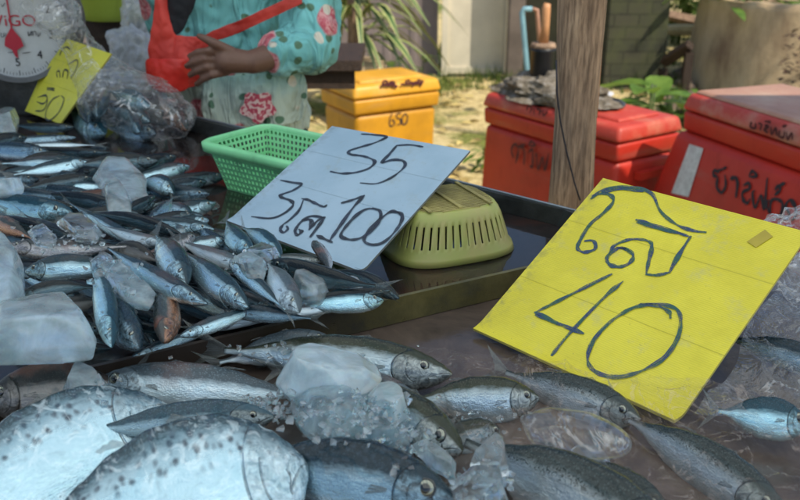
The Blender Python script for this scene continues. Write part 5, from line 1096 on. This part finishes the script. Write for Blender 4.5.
# ------------------------------------------------------------------ fish in the metal tray
Z = TF
TR_ = 'small fish heaped in the metal tray'
tray = [
 # h, t, w, z, kind, dorsal, roll, label
 ((76, 137), (-4, 141), 11, .905, 'blue', 'U', 40, 'slim fish in the farthest row, just below the small yellow sign'),
 ((74, 127), (14, 125), 12, .915, 'dark', 'U', 60, 'dark fish touching the foot of the small yellow sign'),
 ((16, 147), (92, 145), 9, .905, 'white', 'U', 30, 'thin pale fish under the farthest dark row'),
 ((110, 153), (-10, 147), 14, .915, 'dark', 'U', 75, 'long black backed fish pointing toward the empty wet corner of the tray'),
 ((78, 160), (-10, 158), 12, .912, 'dark', 'U', 70, 'black backed fish below the long one at the back of the heap'),
 ((80, 168), (-6, 176), 15, .915, 'silver', 'U', 35, 'pale silver fish above the brown one at the back of the heap'),
 ((108, 159), (52, 184), 17, .925, 'dark', 'U', 70, 'plump black fish slanting up to the large frosted ice lump'),
 ((2, 180), (62, 178), 15, .925, 'brown', 'U', 50, 'dark brown fish above the rounded ice at the back'),
 ((92, 194), (18, 183), 17, .935, 'blue', 'U', 60, 'grey blue fish running under the large frosted ice lump'),
 ((58, 187), (112, 186), 13, .93, 'silver', 'U', 30, 'silver fish tucked beneath the large frosted ice lump'),
 ((58, 202), (114, 188), 15, .94, 'brown', 'U', 60, 'brownish fish whose tail curls up against the ice lump'),
 ((70, 212), (-22, 194), 31, .945, 'cyan', 'U', 48, 'bright turquoise silver fish with its head against the glassy ice'),
 ((55, 232), (-16, 216), 17, .955, 'dark', 'U', 75, 'dark blue fish right below the bright turquoise one'),
 ((-14, 222), (30, 238), 20, .96, 'bronze', 'U', 50, 'rusty orange fish at the edge of the heap above the pink one'),
 ((88, 240), (26, 216), 15, .965, 'dark', 'U', 70, 'black backed fish slanting down beside the glassy ice'),
 ((4, 246), (122, 246), 24, .962, 'pink', 'U', 42, 'pinkish fish glazed with ice, head toward the frosted block'),
 ((24, 271), (118, 268), 30, .958, 'silver', 'U', 45, 'large eyed silver fish staring out above the frosted blocks'),
 ((14, 300), (92, 288), 21, .95, 'dark', 'U', 50, 'dark green fish below the large eyed silver fish'),
 ((52, 312), (100, 300), 20, .94, 'brown', 'U', 50, 'dim fish wedged behind the lower frosted block'),
 ((148, 248), (72, 205), 15, .95, 'silver', 'U', 45, 'slender silver fish sloping down past the glassy ice'),
 ((180, 234), (90, 214), 16, .955, 'dark', 'U', 78, 'long navy backed fish crossing below the ice lump'),
 ((156, 196), (106, 216), 14, .945, 'dark', 'U', 70, 'dark fish slanting up from the navy backed fish'),
 ((172, 192), (140, 180), 22, .925, 'silver', 'U', 25, 'fish with a bright head facing the empty wet corner'),
 ((150, 222), (172, 198), 17, .94, 'blue', 'L', 30, 'small fish end on between the navy fish and the clear ice'),
 ((190, 216), (168, 202), 25, .93, 'silver', 'U', 20, 'round bellied fish seen end on by the clear ice disc'),
 ((166, 244), (104, 226), 15, .962, 'white', 'U', 30, 'white bellied fish below the navy backed fish'),
 ((196, 236), (150, 252), 21, .955, 'pink', 'U', 50, 'dull brownish fish resting its blunt head above the silver cluster'),
 ((112, 248), (158, 262), 22, .95, 'brown', 'U', 50, 'dark reddish fish in the gap beside the pink one'),
 ((206, 303), (111, 250), 24, .972, 'silver', 'R', 50, 'long silver fish lying diagonally across the middle of the heap'),
 ((184, 282), (156, 236), 33, .968, 'silver', 'R', 40, 'thick silver fish pointing down in the middle of the heap'),
 ((226, 308), (184, 256), 22, .955, 'dark', 'R', 60, 'dark fish between two diagonal silver ones'),
 ((246, 306), (184, 252), 30, .965, 'silver', 'R', 42, 'broad silver fish whose back turns brown, right of the dark one'),
 ((226, 240), (180, 248), 17, .945, 'silver', 'U', 35, 'pale fish at the inner end of the silver cluster'),
 ((254, 268), (180, 240), 19, .955, 'white', 'U', 35, 'whitish fish sloping toward the ice by the blue sign'),
 ((198, 228), (244, 252), 17, .94, 'blue', 'U', 40, 'greenish blue fish near the corner of the blue sign'),
 ((250, 252), (226, 222), 24, .958, 'cyan', 'R', 45, 'turquoise backed fish leaning on the edge of the blue sign'),
 ((280, 256), (244, 228), 22, .955, 'cyan', 'R', 45, 'second turquoise fish touching the blue sign, nearer its lettering'),
 ((324, 262), (270, 256), 14, .952, 'verm', 'U', 45, 'mottled greenish fish lying along the blue sign'),
 ((314, 240), (332, 272), 19, .96, 'pink', 'L', 40, 'little fish standing upright against the blue sign below the 100'),
 ((228, 262), (284, 308), 18, .972, 'silver', 'R', 50, 'thin silver fish with an outlined back, above the grey blue tail'),
 ((297, 310), (268, 264), 30, .975, 'white', 'R', 38, 'chunky pale fish with its dark head pointing at the tray rim'),
 ((268, 262), (372, 286), 27, .965, 'dark', 'U', 75, 'long black fish stretched out beneath the blue sign'),
 ((398, 298), (336, 270), 19, .935, 'dark', 'R', 65, 'black fish reaching furthest toward the upturned basket'),
 ((384, 300), (298, 308), 27, .938, 'cyan', 'U', 38, 'shiny striped fish with a clear eye beside the tray rim'),
 ((392, 290), (292, 300), 14, .948, 'dark', 'U', 70, 'thin dark fish lying over the shiny striped one'),
 ((228, 312), (308, 318), 19, .948, 'blue', 'U', 55, 'grey blue fish tail near the middle of the tray rim'),
 ((352, 303), (205, 326), 14, .935, 'white', 'U', 35, 'long whitish fish lying along the inside of the tray rim'),
 ((204, 330), (318, 306), 17, .925, 'white', 'U', 40, 'pale fish lying along the inner foot of the rim beside the bronze fish'),
 ((128, 360), (214, 330), 15, .915, 'silver', 'U', 40, 'silver fish low against the rim, tail by the bronze fish'),
 ((336, 306), (246, 320), 15, .925, 'silver', 'U', 45, 'silver fish squeezed between the shiny striped one and the rim'),
 ((160, 344), (110, 340), 16, .910, 'blue', 'U', 50, 'blue fish beneath the snout of the scaly dark one'),
 ((270, 300), (166, 292), 0, 0, None, None, 0, ''),
 ((250, 312), (172, 288), 21, .945, 'silver', 'U', 40, 'pale fish in front of the bronze one, slanting to the rim'),
 ((180, 336), (258, 308), 17, .95, 'silver', 'U', 45, 'silver grey fish lying over the tray rim by the bronze one'),
 ((110, 345), (95, 268), 25, .975, 'cyan', 'R', 25, 'smooth sky blue fish standing head down beside the frosted block'),
 ((137, 346), (112, 284), 36, .962, 'blue', 'R', 32, 'scaly dark blue fish with a glittering head over the tray rim'),
 ((166, 340), (168, 284), 30, .955, 'bronze', 'L', 40, 'copper orange fish lying head down between dark and silver fish'),
]
for (h, t, w_, z, kd, d, ro, lab) in tray:
    if kd is None: continue
    t = (t[0] + (t[0] - h[0]) * .20, t[1] + (t[1] - h[1]) * .20); w_ *= .95; ro = min(78, ro + 13) if d in 'UD' else ro - 4
    fish(h, t, w_, z, kd, d, ro, lab, group=TR_, hero=w_ > 29, sag=.2, fat=.58, bend=random.uniform(-.5, .5), fins=w_ > 16)
rr = random.Random(21)
FILL = [(rr.uniform(-10, 200), rr.uniform(205, 300)) for _ in range(26)] + [(rr.uniform(-20, 110), rr.uniform(140, 200)) for _ in range(12)] + [(rr.uniform(-30, 190), rr.uniform(165, 335)) for _ in range(56)] + [(rr.uniform(190, 285), rr.uniform(272, 318)) for _ in range(16)]
for k, (x, y) in enumerate(FILL):
    if y > 345 - .235 * (x - 80): y -= 40
    a = rr.uniform(-.45, .35) if y < 250 else rr.uniform(.0, .8); l = rr.uniform(75, 105)
    fish((x + l / 2 * math.cos(a), y + l / 2 * math.sin(a) * .6), (x - l / 2 * math.cos(a), y - l / 2 * math.sin(a) * .6), rr.uniform(15, 20), (rr.uniform(.915, .945) if k < 38 else rr.uniform(.900, .928)), rr.choice(['dark', 'dark', 'silver', 'blue', 'silver']), 'U', rr.uniform(50, 85),
         'slim unmarked fish wedged between the others, tail and belly covered' if k < 38 else 'dim fish in the bottom layer of the heap, mostly covered',
         group='slim fish wedged between the others of the heap' if k < 38 else 'covered fish at the bottom of the heap', fins=False)

# ice in the tray
IC = 'ice lumps among the tray fish'
for i, (ol, z, h_, m_, lab) in enumerate([
  ([(92, 178), (104, 162), (128, 161), (146, 178), (148, 196), (120, 200), (100, 192)], .93, .026, M_ICE, 'large frosted ice lump at the back edge of the heap'),
  ([(103, 194), (118, 190), (132, 198), (130, 212), (108, 213)], .94, .035, M_ICE, 'small frosted ice lump just below the large one'),
  ([(-8, 180), (12, 177), (25, 186), (14, 192), (-8, 192)], .95, .025, M_ICE, 'rounded ice piece above the bright turquoise fish'),
  ([(-10, 112), (8, 106), (20, 116), (16, 130), (-10, 131)], .91, .04, M_ICE, 'dull ice ball beside the small yellow sign'),
  ([(56, 222), (68, 212), (84, 214), (103, 232), (98, 240), (76, 240)], .968, .018, M_ICEC, 'glassy ice plate over the slender fish'),
  ([(28, 232), (44, 226), (58, 236), (54, 246), (34, 243)], .975, .012, M_ICEC, 'clear melting ice drops on the pink fish'),
  ([(-14, 255), (6, 247), (23, 262), (22, 284), (12, 300), (-14, 304)], .965, .05, M_ICE, 'big frosted ice block at the edge, upper of two'),
  ([(-14, 306), (30, 308), (42, 297), (72, 300), (92, 322), (98, 344), (60, 348), (-14, 350)], .955, .045, M_ICE, 'wide frosted ice block resting against the tray rim'),
  ([(96, 270), (116, 264), (146, 280), (158, 292), (150, 306), (124, 300), (104, 286)], .965, .02, M_ICEW, 'pale blue ice slab between the blue and bronze fish'),
  ([(88, 262), (104, 250), (118, 262), (108, 276), (92, 276)], .975, .012, M_ICEC, 'wet clear ice flake by the large eyed fish'),
  ([(232, 258), (250, 254), (268, 262), (264, 282), (246, 276)], .972, .015, M_ICEW, 'bluish ice slab next to the thin outlined fish'),
  ([(240, 250), (262, 240), (280, 252), (276, 258), (256, 256)], .965, .014, M_ICEC, 'clear ice piece under the turquoise backed fish'),
  ([(290, 282), (304, 277), (326, 279), (330, 290), (318, 298), (298, 296)], .94, .030, M_ICE, 'smooth milky ice nugget beneath the long black fish'),
  ([(341, 284), (352, 281), (364, 287), (360, 294), (346, 292)], .935, .022, M_ICE, 'tiny milky ice nugget near the end of the black fish'),
  ([(182, 198), (194, 190), (207, 194), (205, 205), (192, 209)], TF + .004, .014, M_ICEC, 'clear ice disc alone on the wet tray floor'),
  ([(180, 198), (190, 196), (194, 206), (184, 209)], TF + .004, .01, M_ICEC, 'clear ice chip touching the round bellied fish'),
  ([(172, 222), (182, 220), (186, 230), (176, 233)], .935, .014, M_ICEC, 'clear ice chip above the dull brownish fish'),
  ([(208, 204), (216, 200), (220, 206), (212, 209)], TF + .004, .008, M_ICEC, 'small ice chip by the green basket corner')]):
    icelump('ice_chunk', ol, z, h_, m_, lab, 'ice', IC, seed=i)

# ------------------------------------------------------------------ large fish on the near board
NG = 'large fish on the wet board in front of the tray'
near = [
 # far ones first
 ((330, 338), (200, 366), 34, .899, 'white', 'U', 45, 'greyish fish lying against the tray rim behind the blue white ice', {}),
 ((112, 348), (-40, 352), 20, .935, 'dark', 'U', 78, 'long black backed fish lying on the tray rim above the brown head', {}),
 ((452, 374), (190, 346), 54, .910, 'olive', 'U', 42, 'fish with an olive back whose head juts past the ice toward the yellow sign', dict(fat=.6)),
 ((94, 382), (345, 398), 50, .902, 'white', 'U', 40, 'fish facing the brown head, round eye just below the tray rim', dict(eye_s=1.25)),
 ((-14, 402), (150, 376), 60, .905, 'brown', 'U', 42, 'brown headed fish at the edge beside the frosted ice wedge', dict(eye_s=1.1)),
 ((539, 398), (390, 402), 48, .898, 'olive', 'U', 45, 'grey green fish pointing along the lower edge of the yellow sign', dict(fat=.6)),
 ((462, 452), (300, 372), 66, .905, 'olive', 'R', 38, 'fish with a yellow olive brow and black eye emerging from the ice', dict(fat=.55, eye_s=1.05)),
 ((274, 417), (60, 430), 44, .922, 'spot', 'U', 50, 'fish whose narrow head shows above the big spotted body', dict(eye_s=.9)),
 ((176, 414), (-170, 560), 150, .905, 'bigspot', 'U', 34, 'wide silver blue fish with a row of dark dots, behind the largest fish', dict(fat=.24, eyes=False)),
 ((455, 500), (200, 452), 80, .912, 'blue', 'U', 40, 'dark backed fish with an open pinkish mouth below the ice', dict(fat=.5, eye_s=1.15)),
 ((308, 468), (-40, 560), 175, .925, 'bigspot', 'U', 36, 'largest fish, silver blue with spotted back, nearest the camera', dict(fat=.22, eyes=False)),
 ((640, 420), (486, 366), 46, .893, 'verm', 'U', 45, 'mottled green backed fish running beneath the yellow sign', dict(fat=.5)),
 ((790, 520), (604, 404), 54, .893, 'verm', 'U', 42, 'mottled fish slanting from the sign toward the corner of the board', dict(fat=.5)),
 ((680, 548), (436, 430), 84, .900, 'verm', 'U', 40, 'dark striped fish with raised fin behind the clear ice cube', dict(fat=.5)),
 ((808, 425), (704, 408), 44, .908, 'cyan', 'U', 40, 'bright silver fish with a reddened gill inside the clear bag', dict(eye_s=1.3)),
 ((850, 372), (706, 332), 32, .915, 'blue', 'U', 55, 'dark spotted fish back in the bag beside the yellow sign', {}),
 ((668, 512), (540, 452), 46, .89, 'verm', 'U', 50, 'half sunken mottled fish between the bubble and the clear ice cube', dict(fat=.5)),
 ((420, 402), (270, 376), 46, .895, 'white', 'U', 45, 'pale fish mostly buried under the slushy ice', dict(fat=.5)),
 ((400, 352), (262, 372), 34, .902, 'cyan', 'U', 50, 'pale blue fish running behind the big milky ice lump', {}),
 ((500, 430), (420, 452), 40, .888, 'olive', 'U', 50, 'small dark fish sunk between the olive browed fish and the bubble', {}),
 ((60, 470), (-120, 440), 60, .892, 'cyan', 'U', 42, 'shiny pale fish under the brown head at the edge', {}),
]
for (h, t, w_, z, kd, d, ro, lab, kw) in near:
    fish(h, t, w_, z, kd, d, ro + (14 if w_ < 100 else 4), lab, group=NG, hero=True, name='large_fish' if w_ > 60 else 'mackerel', **kw)
IN = 'ice lumps among the large fish'
for i, (ol, z, h_, m_, lab, kw) in enumerate([
  ([(276, 380), (284, 362), (320, 352), (362, 354), (382, 366), (380, 382), (350, 396), (300, 398)], .915, .040, M_ICEM, 'big smooth milky ice lump crowning the near pile', {}),
  ([(366, 392), (388, 382), (404, 394), (409, 414), (396, 424), (372, 414)], .915, .032, M_ICEM, 'upright milky ice lump by the olive browed fish', {}),
  ([(290, 396), (330, 382), (366, 392), (380, 420), (350, 436), (308, 430), (292, 414)], .912, .034, M_ICEW, 'slushy blue ice heap below the milky lump', dict(rough=.08, nr=22, na=110)),
  ([(320, 424), (362, 420), (408, 428), (414, 444), (372, 446), (330, 440)], .905, .026, M_ICEW, 'slushy ice fringe above the open mouthed fish', dict(rough=.08, nr=22, na=110)),
  ([(410, 444), (432, 440), (457, 462), (456, 478), (436, 468)], .91, .016, M_ICE, 'flat ice sliver lying across the snout of the open mouthed fish', {}),
  ([(62, 388), (76, 370), (96, 374), (114, 392), (104, 410), (74, 412)], .918, .022, M_ICE, 'frosted ice wedge beside the brown head', {}),
  ([(470, 462), (486, 446), (506, 452), (510, 470), (500, 486), (476, 480)], .905, .034, M_ICEC, 'clear ice cube near the bottom of the board', dict(p=5, facet=.3)),
  ([(446, 486), (470, 474), (504, 482), (510, 504), (456, 512)], .90, .03, M_ICEC, 'clear melting ice below the ice cube', dict(rough=.07)),
  ([(570, 448), (602, 446), (612, 462), (590, 474), (572, 466)], .892, .012, M_ICEC, 'small clear ice piece beneath the lens shaped ice', {}),
]):
    kw = dict(dict(rough=.035), **kw)
    if 'fringe' in lab or 'slushy' in lab: kw['inset'] = .55; kw['tiltk'] = .1
    (blob if 'thin' in lab else icelump)('ice_chunk', ol, z, h_, m_, lab, 'ice', IN, seed=40 + i, **kw)
blob('plastic_bubble', [(520, 420), (548, 412), (596, 420), (630, 440), (622, 456), (580, 458), (534, 444)], .905, .024, M_BUB, 'clear puffed plastic bubble on the wet board under the yellow sign', 'plastic', rough=.02)
def shards(name, regions, seed):
    rr = random.Random(seed); V = []; F = []
    for (x0, x1, y0, y1, z0, z1, n, s0, s1) in regions:
        for _ in range(n):
            p = P(rr.gauss((x0 + x1) / 2, (x1 - x0) / 4), rr.gauss((y0 + y1) / 2, (y1 - y0) / 4), rr.uniform(z0, z1)); s_ = rr.uniform(s0, s1); bm = bmesh.new()
            for k in range(9): bm.verts.new(Vector((rr.gauss(0, 1), rr.gauss(0, 1), rr.gauss(0, .6))).normalized() * s_ * rr.uniform(.6, 1.1))
            bmesh.ops.convex_hull(bm, input=bm.verts[:]); bm.verts.index_update(); b = len(V); V += [p + v.co for v in bm.verts]; F += [[b + v.index for v in f.verts] for f in bm.faces]; bm.free()
    return tag(mk(name, V, F, M_ICEW), kind='stuff')
shards('crushed_ice', [(240, 300, 395, 425, .91, .925, 90, .002, .006), (430, 520, 400, 440, .895, .90, 40, .002, .005), (380, 430, 420, 470, .93, .94, 60, .002, .005), (290, 412, 388, 438, .925, .952, 230, .002, .006), (440, 512, 460, 505, .91, .93, 60, .002, .005), (0, 120, 225, 250, .975, .985, 40, .002, .005), (90, 150, 250, 300, .975, .985, 30, .002, .006), (225, 280, 250, 275, .97, .98, 25, .002, .005), (230, 380, 340, 365, .92, .93, 40, .002, .006), (60, 120, 370, 410, .925, .94, 25, .002, .006)], 5)
# rising plastic sheets
o = patch('plastic_sheet', [(425, 340), (905, 438), (980, 640), (360, 640)], lambda x, y: .903 + .010 * math.sin(9 * x + 5 * y), M_FILMP, 130, 110, 2, .012, 11)
tag(o, 'wet pinkish plastic sheet lying over fish beneath the yellow sign', 'plastic sheet')
o = patch('plastic_bag', [(806, 262), (935, 250), (960, 450), (694, 432)], lambda x, y: .915 + .10 * max(0, y - .78) + .008 * math.sin(8 * x + 11 * y), M_FILM, 110, 110, 5, .011, 9)
tag(o, 'clear plastic bag over the silver fish beside the yellow sign', 'bag')
lump('plastic_bag', 800, 292, 1.02, (.07, .06, .05), M_FILMW, 'puffed pale bag behind the upper corner of the yellow sign', 'bag', 8, .90)
